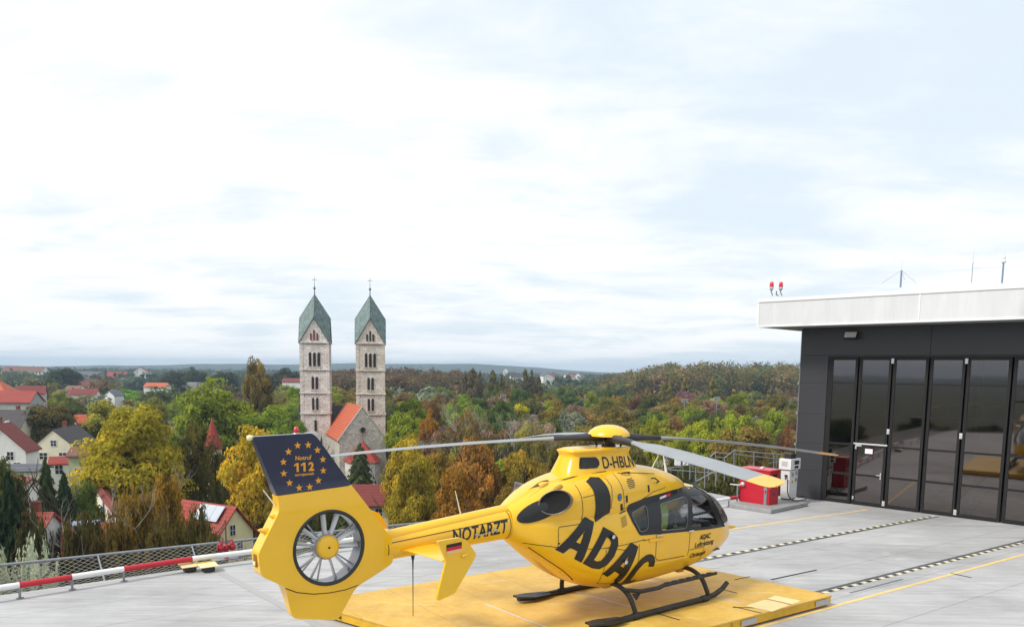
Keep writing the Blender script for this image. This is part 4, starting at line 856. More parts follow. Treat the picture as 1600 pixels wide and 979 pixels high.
a = MB(); a.lathe([(.001, 0), (.07, .0), (.075, .08), (.03, .1), (.001, .1)], 16, Matrix.Translation((-.0, 1.0, .62)) @ Matrix.Rotation(R(-90), 4, 'Y')); a.tube([(-.1, 1.0, .62), (-.12, 1.1, .58), (-.12, 1.45, .57)], .025, 8); link('hose_reel_arm', a, mat('reel_steel', (.6, .6, .6), rough=.3, metal=.4), cab)
a = MB(); a.tube([(-.10, 1.16, .0), (-.10, 1.16, .58)], .03, 8); link('side_post', a, GALV, cab); a = MB(); a.box((.35, .5, 1.22), (.16, .10, .05)); link('lid_handle', a, STK, cab)
pump = placed('fuel_dispenser', 'white fuel dispenser with a black box on top beside the hangar corner', 'fuel pump', 1232.5, 781)
a = MB(); a.prism([(0, 0, .04), (.50, 0, .04), (.56, 0, 1.05), (-.04, 0, 1.05)], (0, 0, 0), (0, .34, 0)); link('pump_body', a, WHM, pump, bevel=.012)
a = MB(); a.box((.25, .17, .02), (.44, .30, .04)); a.box((.25, .17, 1.065), (.50, .30, .03)); link('pump_gap', a, BLKM, pump)
a = MB(); a.box((.25, .17, 1.27), (.68, .46, .38)); link('pump_head', a, WHM, pump, bevel=.012)
a = MB(); a.box((.25, .17, 1.55), (.34, .26, .16)); a.box((.25, .17, 1.48), (.42, .30, .03)); link('top_box', a, BLKM, pump, bevel=.01)
a = MB(); a.box((.30, -.065, 1.33), (.30, .012, .13)); a.box((.30, -.065, 1.17), (.24, .012, .08)); link('display', a, MATS['display_dark'], pump)
a = MB(); a.box((-.096, .18, 1.29), (.008, .22, .16)); link('notice', a, mat('notice_grey', (.5, .45, .45)), pump)
for x, z in ((.17, .90), (.42, .93), (.42, .70)):
    link('prohibition_sign', MB().lathe([(.068, .003), (.083, .004), (.068, .001)], 20, Matrix.Translation((x, -.003, z)) @ Matrix.Rotation(R(90), 4, 'X')), mat('ring_dark', (.15, .10, .10)), pump)
    link('sign_bar', MB().prism([(x-.06, -.006, z+.05), (x-.05, -.006, z+.06), (x+.06, -.006, z-.05), (x+.05, -.006, z-.06)], (0, 0, 0), (0, -.003, 0)), MATS['ring_dark'], pump)
    a = MB(); a.box((x, -.003, z), (.04, .004, .07)); link('sign_symbol', a, BLKM, pump)
link('warning_triangle', tri((.17, -.003, .60), .07, (1, 0, 0), (0, -1, 0)), TRI, pump); link('flame_mark', tri((.17, -.008, .63), .025, (1, 0, 0), (0, -1, 0)), BLKM, pump)
a = MB(); a.tube([(-.02, .12, .86), (-.12, .10, .82), (-.12, .10, .74)], .025, 8); a.box((-.06, .12, .86), (.06, .08, .08)); link('nozzle', a, DARKM, pump)
hs = [(-.10, .02, .74), (-.14, -.02, .3), (-.1, -.15, .06), (.1, -.30, .02), (.5, -.34, .02), (.95, -.16, .02), (1.15, .02, .02), (.95, .16, .02), (.75, .05, .02)]
Q = []
for i in range(len(hs)-1):
    a_, b_, c_, d_ = (Vector(hs[max(i-1, 0)]), Vector(hs[i]), Vector(hs[i+1]), Vector(hs[min(i+2, len(hs)-1)]))
    for t_ in (0, .25, .5, .75): Q.append(.5*((2*b_)+(c_-a_)*t_+(2*a_-5*b_+4*c_-d_)*t_*t_+(-a_+3*b_-3*c_+d_)*t_**3))
link('hose', MB().tube([Vector((q.x, q.y, q.z)) for q in Q], .02, 8), BLKM, pump)

# ---------------------------------------------------------------- stairs and railings right of the helicopter
def railing(label, posts, rails, r=.019, cat='railing', name='metal_railing'):
    o = posts[0][0]; t = thing(name, label, cat, o)
    for a_, b_ in posts: link('post', MB().tube([Vector(a_)-o, Vector(b_)-o], r*1.15, 6), GALV, t)
    for pl in rails: link('rail', MB().tube([Vector(p)-o for p in pl], r, 6), GALV, t)
    return t
D1 = 31.0
def V(px, py, d=D1): return at(px, py, d)
railing('upper stair railing beyond the red fuel cabinet', [(V(1118, 760), V(1118, 706)), (V(1147, 752), V(1147, 703)), (V(1178, 752), V(1178, 705)), (V(1209, 752), V(1209, 709)), (V(1132, 750), V(1132, 715)), (V(1213, 730, 32), V(1213, 709, 32))],
        [[V(1118, 706), V(1142, 709)], [V(1132, 715), V(1147, 703), V(1232, 711)], [V(1118, 713), V(1132, 715)], [V(1147, 709), V(1220, 717)], [V(1110, 713), V(1118, 706)], [V(1200, 723), V(1230, 720)]])
railing('lower stair railing with slanted braces behind the nose of the helicopter', [(V(1078, 748, 29), V(1078, 717, 29)), (V(1087, 752, 29), V(1087, 729, 29)), (V(1101, 762, 28.6), V(1101, 725, 28.6)), (V(1107, 750, 30), V(1107, 727, 30)), (V(1120, 750, 30), V(1120, 722, 30)), (V(1041, 740, 30), V(1041, 711, 30)), (V(1067, 745, 30), V(1067, 712, 30))],
        [[V(1041, 711, 30), V(1067, 713, 30)], [V(1041, 731, 30), V(1067, 728, 30)], [V(1044, 733, 29.5), V(1120, 739, 29.5)], [V(1078, 717, 29), V(1120, 726, 29)], [V(1087, 752, 29), V(1120, 734, 29)], [V(1067, 728, 30), V(1078, 717, 29)]])
a = MB(); o_ = V(1065, 720, 29.8); a.box((-.15, 0, .0), (.22, .12, .32)); a.box((.15, 0, 0), (.2, .12, .30)); bx_ = link('switch_box', a, mat('box_white', (.75, .76, .78), rough=.4), loc=o_, bevel=.01); tag(bx_, 'white twin switch box mounted between the thin posts of the railing', 'switch box')
sp_ = [V(1085, 766, 28.8), V(1160, 752, 31), V(1150, 742, 33), V(1060, 748, 31)]
st_ = thing('stair_platform', 'grey grating platform of the outside stairs behind the barrier', 'platform', (sp_[0].x, sp_[0].y, 0)); z_ = -.55
pl_ = [Vector((p.x-sp_[0].x, p.y-sp_[0].y, z_)) for p in (Vector((5.9, 28.0, 0)), Vector((9.9, 31.2, 0)), Vector((8.2, 34, 0)), Vector((4.6, 31.2, 0)))]
link('grating', MB().prism(pl_, (0, 0, 0), (0, 0, .06)), mat('grating_grey', (.34, .36, .38), rough=.6, var=.25, vscale=14), st_)
a = MB()
for p in pl_: a.tube([p-Vector((0, 0, 8)), p+Vector((0, 0, .02))], .06, 8)
link('support_leg', a, GALV, st_)
for k in range(8):
    a = MB(); a.box((pl_[3].x-.3-.28*k, pl_[3].y-.3-.1*k, z_-.18*(k+1)), (.28, 1.1, .04), rz=R(25)); link('stair_tread', a, GALV, st_)

# ================================================================ ground and hills
GZ = -20.0
GRD, t_, P_, L_ = node_mat('meadow_ground'); b = NB(t_); v = b.coord(0)
n1 = b.noise(v, .012, 8, .65); n2 = b.noise(v, .3, 6, .7); col = b.mix(b.mr(n1, .35, .65, 0, 1), (.045, .055, .018), (.085, .095, .03)); col = b.mix(b.mr(n2, .3, .7, 0, .5), col, (.05, .042, .022))
L_.new(col, P_.inputs['Base Color']); P_.inputs['Roughness'].default_value = .95
g = MB().add([(-6000, -3000, GZ), (6000, -3000, GZ), (6000, 7000, GZ), (-6000, 7000, GZ)], [(0, 1, 2, 3)]); tag(link('ground', g, GRD), kind='structure')
HILLM, t_, P_, L_ = node_mat('wooded_hill'); b = NB(t_); v = b.coord(0); n1 = b.noise(v, .03, 8, .75); L_.new(b.mix(b.mr(n1, .3, .7, 0, 1), (.022, .040, .026), (.06, .075, .04)), P_.inputs['Base Color']); P_.inputs['Roughness'].default_value = 1
L_.new(b.bump(b.noise(v, .06, 6, .8), 1., 12), P_.inputs['Normal'])
def hill(name, x0, x1, y0, h, wdt, seed, n=90):
    rnd = random.Random(seed); ph = [rnd.uniform(0, 6.3) for _ in range(8)]; rings = []
    for i in range(n+1):
        x = x0+(x1-x0)*i/n; u = i/n; hh = h*(.62+.2*math.sin(3*u*math.pi+ph[0])+.1*math.sin(11*u+ph[1])+.05*math.sin(27*u+ph[2])+.04*math.sin(61*u+ph[3])+.03*rnd.uniform(-1, 1))*min(1, u*8, (1-u)*8)
        rings.append([Vector((x, y0+wdt*(j/8-.5)*2, GZ-.5+hh*math.sin(math.pi*j/8)**.8*(1+.03*rnd.uniform(-1, 1)))) for j in range(9)])
    mb = MB().loft(rings, False, True, closed=False); tag(link(name, mb, HILLM), kind='structure')
hill('far_hills', -4200, 700, 3300, 46, 500, 1); hill('far_hills', -1600, 3200, 4300, 34, 500, 2); hill('far_hills', -900, 1900, 2500, 20, 300, 3)
hill('far_hills', -3500, 3500, -2500, 32, 500, 5)

# ================================================================ vegetation
rng = np.random.default_rng(11)
def fol_mat(name, objcol=True):
    m = bpy.data.materials.new(name); m.use_nodes = True; t = m.node_tree; t.nodes.remove(t.nodes['Principled BSDF']); b = NB(t)
    if objcol: base = b.n('ShaderNodeObjectInfo', out=1)
    else: base = b.n('ShaderNodeAttribute', attribute_name='hue', out=0)
    tone = b.n('ShaderNodeAttribute', attribute_name='tone', out=2)
    k = b.mr(tone, 0, 1, 1.1, 3.2); c = b.n('ShaderNodeVectorMath', {0: base, 3: k}, operation='SCALE')
    warm = b.mix(b.mr(tone, .55, 1, 0, .4), c, b.n('ShaderNodeVectorMath', {0: c, 1: (1.5, 1.05, .5)}, operation='MULTIPLY'))
    df = b.n('ShaderNodeBsdfDiffuse', {0: warm}); tr = b.n('ShaderNodeBsdfTranslucent', {0: warm}); mx = b.n('ShaderNodeMixShader', {0: .42, 1: df, 2: tr})
    t.links.new(mx, t.nodes['Material Output'].inputs[0]); return m
LEAF = fol_mat('foliage'); LEAFS = fol_mat('foliage_mass', False)
BARK = mat('bark', (.07, .055, .04), rough=.9, var=.3); BARKW = mat('pale_bark', (.38, .35, .30), rough=.8, var=.35, vscale=.8)
def leaves(P, Nn, size, elong=1.0, hang=0.):
    """quads at points P with approximate normals Nn"""
    n = len(P); r = rng.normal(size=(n, 3)); Nn = Nn+r*.38; Nn /= np.linalg.norm(Nn, axis=1)[:, None]+1e-9
    a = rng.normal(size=(n, 3)); a[:, 2] -= hang; u = a-Nn*(a*Nn).sum(1)[:, None]; u /= np.linalg.norm(u, axis=1)[:, None]+1e-9; v_ = np.cross(Nn, u)
    s = size*rng.uniform(.6, 1.35, n)[:, None]; bend = Nn*s*.25
    V_ = np.stack([P-u*s*elong, P+v_*s*.62+bend*rng.uniform(-1, 1, (n, 1)), P+u*s*elong, P-v_*s*.62+bend*rng.uniform(-1, 1, (n, 1))], 1); return V_.reshape(-1, 3)
def leaf_mesh(name, V_, tone, hue=None):
    n = len(V_)//4; me = bpy.data.meshes.new(name); me.vertices.add(4*n); me.vertices.foreach_set('co', V_.astype(np.float32).ravel())
    me.loops.add(4*n); me.loops.foreach_set('vertex_index', np.arange(4*n, dtype=np.int32)); me.polygons.add(n); me.polygons.foreach_set('loop_start', np.arange(0, 4*n, 4, dtype=np.int32)); me.polygons.foreach_set('loop_total', np.full(n, 4, dtype=np.int32))
    me.update(calc_edges=True); at_ = me.attributes.new('tone', 'FLOAT', 'FACE'); at_.data.foreach_set('value', tone.astype(np.float32))
    if hue is not None:
        h = me.attributes.new('hue', 'FLOAT_COLOR', 'FACE'); h.data.foreach_set('color', np.concatenate([hue, np.ones((n, 1))], 1).astype(np.float32).ravel())
    return me
def lobes_round(K, flat=.85, spread=.72, rl=(.2, .40)):
    c = rng.normal(size=(K, 3)); c /= np.linalg.norm(c, axis=1)[:, None]; c *= (rng.uniform(.25, 1, K)**.5)[:, None]*spread; c[:, 2] *= flat; c[:, 2] += .05
    return c, rng.uniform(*rl, K)
def crown_pts(kind, n):
    """unit crown: radius about 1, height from -1 to 1"""
    if kind in ('round', 'oak', 'sparse'):
        K0 = {'round': 26, 'oak': 24, 'sparse': 12}[kind]; fi = np.arange(K0)+.5; ph = np.arccos(1-2*fi/K0*.86); th_ = fi*2.39996+rng.uniform(0, 6); c0 = np.stack([np.cos(th_)*np.sin(ph), np.sin(th_)*np.sin(ph), np.cos(ph)], 1)*rng.uniform(.42, .80, K0)[:, None]+rng.normal(0, .07, (K0, 3)); r0 = rng.uniform(.26, .42, K0); M_ = 9 if kind != 'sparse' else 5
        dd0 = rng.normal(size=(K0*M_, 3)); dd0[:, 2] += .3; dd0 /= np.linalg.norm(dd0, axis=1)[:, None]; c = np.repeat(c0, M_, 0)+dd0*np.repeat(r0, M_)[:, None]*rng.uniform(.45, 1.05, K0*M_)[:, None]*np.array([1.1, 1.1, .7]); r = rng.uniform(.11, .23, K0*M_); K = K0*M_
        nr_ = np.sqrt((c[:, 0]**2+c[:, 1]**2+(c[:, 2]/1.0)**2)); c = c/np.maximum(1, nr_/.98)[:, None]
        w_ = r**2; idx = rng.choice(K, n, p=w_/w_.sum()); d = rng.normal(size=(n, 3)); d[:, 2] += .45; d /= np.linalg.norm(d, axis=1)[:, None]
        P = c[idx]+d*(r[idx]*rng.uniform(.4, 1.1, n)**.6)[:, None]*np.array([1.2, 1.2, .68]); P[:, 2] = np.where(P[:, 2] < -.75, -.75+(P[:, 2]+.75)*.3, P[:, 2])
        d = d*.8+(P/np.maximum(.3, np.linalg.norm(P, axis=1))[:, None])*.5; tn = np.clip(rng.normal(.48, .13, n)+rng.normal(0, .13, K)[idx]+np.repeat(rng.normal(0, .13, K0), M_)[idx], 0, 1); return P, d, tn
    if kind == 'poplar':
        K = 120; z = rng.uniform(-1, 1, K); rad = (1-np.abs(z)**2.6)*.55*rng.uniform(.4, 1, K); a = rng.uniform(0, 6.28, K); c = np.stack([np.cos(a)*rad, np.sin(a)*rad, z*.92], 1); r = rng.uniform(.14, .34, K)*(1.1-.7*np.clip(z, 0, 1))
        idx = rng.integers(0, K, n); d = rng.normal(size=(n, 3)); d /= np.linalg.norm(d, axis=1)[:, None]; P = c[idx]+d*r[idx][:, None]*np.array([1, 1, .33]); return P, d, np.clip(rng.normal(.45, .18, n)+rng.normal(0, .14, K)[idx], 0, 1)
    if kind == 'spruce':
        z = 1-2*rng.uniform(0, 1, n)**.62; q = (1-z)/2; lay = np.floor(q*13)/13; f = (q*13)%1; a = rng.uniform(0, 6.28, n); sp = .75+.25*np.cos(a*7+lay*40); r = (q**.72*.95+.03)*(.55+.5*f)*sp*rng.uniform(.35, 1, n)**.4
        P = np.stack([np.cos(a)*r, np.sin(a)*r, z-.10*r], 1); d = np.stack([np.cos(a), np.sin(a), np.full(n, .5)], 1); return P, d, np.clip(rng.normal(.4, .16, n), 0, 1)
    if kind == 'birch':
        K = 210; a = rng.uniform(0, 6.28, K); rr = rng.uniform(.05, 1, K)**.6*.82; zt = rng.uniform(-.85, .95, K); rr = rr*np.sqrt(np.clip(1.05-zt**2, 0, 1)); zt = zt+.08; L_ = rng.uniform(.15, .5, K); idx = rng.integers(0, K, n); t_ = rng.uniform(0, 1, n)**.8
        P = np.stack([np.cos(a[idx])*rr[idx]*(1+.12*t_), np.sin(a[idx])*rr[idx]*(1+.12*t_), zt[idx]-t_*L_[idx]], 1)+rng.normal(size=(n, 3))*np.array([.055, .055, .03]); d = np.stack([np.cos(a[idx]), np.sin(a[idx]), np.full(n, .4)], 1)
        return P, d, np.clip(rng.normal(.45, .18, n)+rng.normal(0, .16, K)[idx], 0, 1)
    if kind == 'willow':
        K = 90; a = rng.uniform(0, 6.28, K); rr = rng.uniform(.0, 1, K)**.6*.8; z0 = -.5+rng.uniform(0, .9, K)*(1-rr*.5); idx = rng.integers(0, K, n); t_ = rng.uniform(0, 1, n); lean = rng.uniform(.1, .5, K)
        P = np.stack([np.cos(a[idx])*rr[idx]+(t_**1.6)*lean[idx]*.8, np.sin(a[idx])*rr[idx], z0[idx]+t_*.62], 1)+rng.normal(size=(n, 3))*.035; d = np.stack([np.cos(a[idx]), np.sin(a[idx]), np.full(n, 1.)], 1); return P, d, np.clip(.25+t_*.5+rng.normal(0, .12, n), 0, 1)
def crown_mesh(kind, n, size, elong=1., hang=0.):
    P, d, tn = crown_pts(kind, n); return leaf_mesh(kind+'_crown', leaves(P, d, size, elong, hang), tn)
def branches(mb, p, d, L_, r, depth, rnd, up=.15):
    pts = [p]; q = p.copy(); dd = d.copy(); k = 4
    for i in range(k): dd = (dd+Vector((rnd.uniform(-.22, .22), rnd.uniform(-.22, .22), rnd.uniform(-.05, .2)+up*.3))).normalized(); q = q+dd*L_/k; pts.append(q.copy())
    mb.tube(pts, [r*(1-.65*i/k) for i in range(k+1)], 5, cap=False)
    if depth <= 0: return
    for i in (2, 3, 4):
        for _ in range(2 if depth > 1 else 1):
            a = rnd.uniform(0, 6.28); s = Vector((math.cos(a), math.sin(a), .55)).normalized(); branches(mb, pts[i], (dd*.55+s*.75).normalized(), L_*.58, r*.42, depth-1, rnd, up)
def trunk_mesh(seed, depth=2, r=.028, split=.25):
    """unit height 1 trunk with limbs"""
    rnd = random.Random(seed); mb = MB(); pts = [Vector((rnd.uniform(-.01, .01)*i, rnd.uniform(-.01, .01)*i, i*.1)) for i in range(9)]; mb.tube(pts, [r*(1-.09*i) for i in range(9)], 8, cap=False)
    for i in range(3, 9):
        for _ in range(2): a = rnd.uniform(0, 6.28); branches(mb, pts[i], Vector((math.cos(a), math.sin(a), .7)).normalized(), .30-.018*i, r*(.5-.03*i), depth-1, rnd)
    return mb.mesh('trunk')
VAR = {}
def variants(kind):
    if kind not in VAR:
        cfg = {'round': (4, 21000, .034, 1.0, 0), 'oak': (5, 18000, .037, 1.0, 0), 'sparse': (2, 6500, .034, 1.1, 0), 'poplar': (2, 9000, .06, .9, 0), 'spruce': (2, 9500, .042, 1.6, 1.2), 'birch': (3, 17000, .030, 1.15, .6), 'willow': (1, 24000, .026, 1.3, -.4)}[kind]
        VAR[kind] = [crown_mesh(kind, *cfg[1:]) for _ in range(cfg[0])]
        for me in VAR[kind]: me.materials.append(LEAF)
    return VAR[kind]
TR = []
for i in range(4): me = trunk_mesh(i+1); me.materials.append(BARK); TR.append(me)
TRW = []
for i in range(2): me = trunk_mesh(i+20, 3, .011); me.materials.append(BARKW); TRW.append(me)
NAMEOF = {'round': 'broadleaf_tree', 'oak': 'broadleaf_tree', 'sparse': 'broadleaf_tree', 'poplar': 'poplar_tree', 'spruce': 'spruce_tree', 'birch': 'birch_tree', 'willow': 'willow_tree'}
cnt = [0]
def tree(kind, x, y, height, radius, color, label, group=None, base=None, low=.18, white=False, trunk=True):
    z0 = GZ if base is None else base; cnt[0] += 1; k = cnt[0]; rz = (k*2.399) % 6.283
    t = thing(NAMEOF[kind], label, 'tree', (x, y, z0), rz, group)
    vs = variants(kind); c = bpy.data.objects.new('crown', vs[k % len(vs)]); C.objects.link(c); c.parent = t
    hz = height*(1-low)/2; c.location = (0, 0, height-hz); c.scale = (radius, radius, hz); c.color = (*color, 1)
    if trunk:
        T = TRW if white else TR; m = bpy.data.objects.new('trunk', T[k % len(T)]); C.objects.link(m); m.parent = t; s = height*(.96 if not white else 1.03); m.scale = (s*.9, s*.9, s)
    return t
def ptree(kind, px, ytop, wpx, d, color, label, **kw):
    """crown top seen at (px, ytop), crown width in photo pixels, distance d"""
    p = at(px, ytop, d); return tree(kind, p.x, p.y, p.z-GZ, wpx*d/F/2, color, label, **kw)
g_ = dict(green=(.062, .078, .024), bright=(.130, .160, .020), yellow=(.270, .200, .020), gold=(.25, .19, .020), orange=(.190, .105, .026), olive=(.110, .098, .026), dark=(.028, .042, .016), brown=(.095, .060, .025), rust=(.125, .082, .034), silver=(.26, .30, .22), mauve=(.16, .105, .085), grey=(.12, .14, .10), spr=(.040, .055, .022), lime=(.18, .22, .03))
# left of the tail
ptree('round', 205, 638, 178, 92, (.205, .175, .018), 'large yellow green maple left of the red pointed turret')
ptree('oak', 325, 592, 120, 150, g_['bright'], 'big bright green tree behind the red pointed turret')
ptree('oak', 395, 628, 130, 160, (.11, .15, .02), 'green tree right behind the tall thin brownish poplar', low=.1)
ptree('oak', 445, 640, 70, 150, (.10, .15, .02), 'green tree just left of the left church tower', low=.1)
ptree('oak', 402, 555, 50, 172, (.13, .10, .035), 'tall brownish poplar rising above the horizon left of the church')
ptree('round', 398, 655, 118, 86, g_['gold'], 'golden yellow tree between the red turret and the dark blue fin')
ptree('round', 428, 715, 60, 84, (.20, .15, .02), 'small yellow tree directly behind the dark blue fin')
ptree('birch', 340, 706, 54, 104, (.085, .075, .02), 'olive brown tree directly below the red pointed turret', low=.0)
ptree('birch', 306, 662, 84, 97, (.075, .068, .018), 'dark olive drooping tree in front of the red pointed turret')
ptree('birch', 262, 742, 100, 62, (.17, .105, .016), 'orange brown birch with white branches left of the solar roof', white=True, low=.05)
ptree('birch', 200, 765, 95, 58, (.15, .098, .015), 'orange birch in front of the long white garden wall', white=True, low=.05)
ptree('birch', 310, 790, 70, 56, (.070, .062, .015), 'dark olive birch overlapping the red solar roof', low=.0)
ptree('birch', 140, 800, 90, 50, (.055, .048, .016), 'dark brown birch just behind the net above the white pole section', white=True, low=.0)
ptree('birch', 250, 818, 110, 48, (.065, .052, .015), 'low dark birch behind the net above the red pole section', low=.0)
ptree('spruce', 70, 718, 92, 72, g_['spr'], 'dark spruce in front of the white gabled house')
ptree('spruce', 99, 738, 84, 78, (.022, .038, .016), 'smaller dark spruce right of the larger spruce')
ptree('spruce', 12, 740, 130, 56, (.020, .032, .016), 'very dark spruce at the left border above the silvery willow')
ptree('oak', 8, 700, 60, 64, (.05, .06, .018), 'dark green tree at the left border below the red roofed house')
ptree('willow', 45, 822, 96, 40, (.22, .25, .20), 'silvery leaved willow just behind the net at the left border')
ptree('willow', 2, 838, 76, 38, (.17, .20, .15), 'second silvery willow cut off by the left border')
ptree('oak', 74, 618, 96, 170, (.075, .062, .02), 'broad olive brown tree behind the white gabled house')
ptree('oak', 112, 622, 55, 200, (.055, .07, .022), 'dark green tree behind the small red roofs')
ptree('oak', 178, 618, 100, 175, (.15, .15, .03), 'wide olive yellow tree above the large yellow green maple', low=.1)
ptree('oak', 235, 612, 60, 200, (.13, .13, .03), 'olive tree left of the big bright green tree', low=.1)
ptree('oak', 130, 745, 60, 80, (.06, .085, .02), 'green garden tree between the spruces and the green house')
ptree('oak', 110, 790, 70, 66, (.040, .045, .016), 'dark garden tree below the two spruces', low=.05)
ptree('birch', 45, 800, 80, 52, (.04, .04, .015), 'dark feathery tree behind the silvery willow', low=.05)
ptree('oak', 30, 745, 40, 92, (.08, .10, .02), 'green shrub tree beside the low red roof at left', low=.05)
ptree('oak', 170, 800, 60, 70, (.045, .045, .016), 'dark tree hiding the foot of the white garden wall', low=.05)
ptree('oak', 430, 790, 60, 70, (.04, .05, .018), 'dark green tree hidden behind the yellow tail', low=.05)
for i_, (px, yt, w_, d, c_, lb_) in enumerate(((118, 815, 80, 46, (.050, .044, .016), 'brown drooping tree hanging over the net behind the white pole section'), (178, 812, 84, 47, (.075, .055, .016), 'brown drooping tree behind the joint of the white and red poles'), (290, 815, 90, 50, (.060, .052, .015), 'dark olive drooping tree left of the yellow gabled house'), (232, 772, 90, 60, (.16, .10, .016), 'bright orange drooping tree in the middle of the birch group'), (60, 815, 70, 45, (.035, .04, .016), 'dark drooping tree right of the silvery willow'), (335, 835, 60, 52, (.06, .055, .016), 'low olive bush tree at the foot of the yellow gabled house'))):
    ptree('birch', px, yt, w_*1.15, d, c_, lb_, low=.0)
ptree('oak', 243, 604, 56, 330, (.07, .085, .03), 'green tree in front of the far orange red roof', low=.02)
ptree('oak', 458, 598, 60, 300, (.12, .135, .04), 'pale green tree in front of the far red roof beside the church', low=.02)
ptree('oak', 60, 600, 60, 330, (.08, .062, .022), 'brown orange tree right of the hipped orange red roof', low=.02)
ptree('oak', 92, 608, 40, 300, (.14, .16, .03), 'fresh green tree among the far brown roofs', low=.02)
# around the church and behind the helicopter
ptree('spruce', 562, 694, 96, 112, (.060, .075, .03), 'dark green conical conifer in front of the orange church porch')
ptree('spruce', 502, 682, 26, 130, (.055, .062, .03), 'slim dark conifer beside the left church tower')
ptree('oak', 500, 735, 60, 88, (.10, .11, .03), 'green tree behind the slanted front edge of the fin', low=.1)
ptree('round', 640, 668, 92, 92, (.23, .18, .02), 'yellow leaved tree right of the orange church porch')
ptree('round', 652, 716, 84, 80, (.19, .155, .02), 'lower yellow green tree above the tail boom')
ptree('oak', 636, 626, 66, 150, g_['bright'], 'bright green tree just right of the right church tower')
ptree('oak', 672, 640, 40, 140, (.20, .10, .02), 'small orange tree next to the bright green one by the tower')
ptree('round', 742, 672, 100, 88, g_['orange'], 'large rust orange tree above the tail boom')
ptree('round', 715, 735, 90, 74, (.19, .10, .018), 'lower orange brown tree behind the tail boom', low=.1)
ptree('oak', 690, 700, 70, 100, (.15, .11, .02), 'olive orange tree left of the large rust orange tree')
ptree('round', 815, 684, 92, 90, (.15, .115, .02), 'olive tree with orange top left of the rotor head')
ptree('round', 800, 740, 90, 76, (.12, .085, .018), 'dark olive tree behind the engine cowling', low=.1)
ptree('birch', 875, 690, 70, 90, (.085, .075, .02), 'dark olive drooping tree behind the mast fairing', low=.05)
ptree('oak', 855, 725, 60, 80, (.07, .055, .018), 'dark brown tree behind the top of the engine cowling', low=.05)
ptree('sparse', 715, 628, 60, 125, (.13, .095, .035), 'half bare tree with white branches above the rust orange tree', white=True)
ptree('sparse', 742, 640, 50, 120, (.12, .09, .035), 'second half bare white branched tree right of the taller one', white=True)
ptree('sparse', 810, 648, 70, 120, (.15, .15, .04), 'half bare tree with tangled white twigs over the left rotor blade', white=True)
ptree('sparse', 845, 655, 60, 118, (.14, .12, .035), 'half bare olive tree beside the tangled white twigs', white=True)
ptree('oak', 725, 616, 60, 170, (.12, .16, .03), 'light green tree behind the half bare white branched trees')
ptree('oak', 775, 640, 46, 160, (.06, .09, .025), 'mid green round tree between the half bare trees')
ptree('round', 1018, 653, 46, 112, (.18, .19, .02), 'rounded yellow green tree right of the rotor head')
ptree('round', 1095, 650, 74, 128, (.175, .195, .022), 'broad lime green tree above the lower rotor blade')
ptree('round', 1065, 663, 50, 120, (.14, .16, .02), 'olive green tree between the lime green ones')
ptree('round', 1165, 636, 62, 132, (.165, .20, .025), 'tall lime green tree left of the hangar')
ptree('round', 1213, 640, 60, 138, (.155, .19, .028), 'lime green tree touching the hangar edge')
ptree('oak', 1190, 672, 46, 110, (.10, .065, .03), 'small brown tree in front of the lime green trees', low=.05)
ptree('oak', 1228, 665, 40, 115, (.13, .06, .025), 'rusty brown tree right at the hangar edge', low=.05)
ptree('oak', 1130, 690, 90, 84, (.075, .075, .02), 'dark green tree behind the stair railing', low=.0)
ptree('oak', 1050, 690, 70, 86, (.065, .07, .02), 'dark green tree behind the switch box railing', low=.0)
ptree('oak', 1200, 695, 70, 80, (.06, .05, .018), 'dark brown green tree behind the fuel dispenser', low=.0)
ptree('oak', 985, 672, 60, 104, (.085, .08, .025), 'olive brown tree just right of the rotor head', low=.05)
ptree('oak', 928, 660, 56, 110, (.08, .075, .028), 'olive tree left behind the rotor head', low=.05)
ptree('oak', 957, 655, 50, 125, (.085, .065, .04), 'greyish brown tree directly above the rotor head', low=.05)
# rows of poplars
for i, (px, yt, w_, d, c) in enumerate(((727, 578, 13, 345, 0), (739, 573, 22, 340, 0), (750, 578, 14, 350, 0), (770, 576, 22, 330, 1), (784, 583, 14, 350, 1), (793, 590, 12, 335, 2), (804, 589, 12, 335, 2), (821, 574, 18, 330, 1), (831, 576, 16, 335, 0), (842, 584, 14, 340, 0), (1037, 597, 18, 300, 2), (1046, 595, 16, 300, 2), (1070, 588, 20, 310, 2), (1114, 586, 22, 300, 2), (1030, 612, 14, 295, 2))):
    L1 = ['leftmost tall poplar of the row left of the rotor head', 'wide tall poplar second in the row beyond the church', 'short poplar third in the row beyond the church', 'single broad poplar standing free in the poplar row', 'slim pale poplar right of the broad free one', 'left one of the twin slim poplars', 'right one of the twin slim poplars', 'tallest dark poplar of the right hand group of three', 'middle poplar of the dark group of three', 'rightmost poplar of the dark group of three', 'left one of the twin poplars before the wooded ridge', 'right one of the twin poplars before the wooded ridge', 'poplar standing free before the middle of the wooded ridge', 'tall slim poplar before the wooded ridge above the lime trees', 'small poplar at the foot of the twin ridge poplars'][i]
    ptree('poplar', px, yt, w_*1.5, d, [(.10, .080, .034), (.095, .088, .034), (.135, .125, .04)][c], L1, group='poplars in front of the far woods', low=.05)

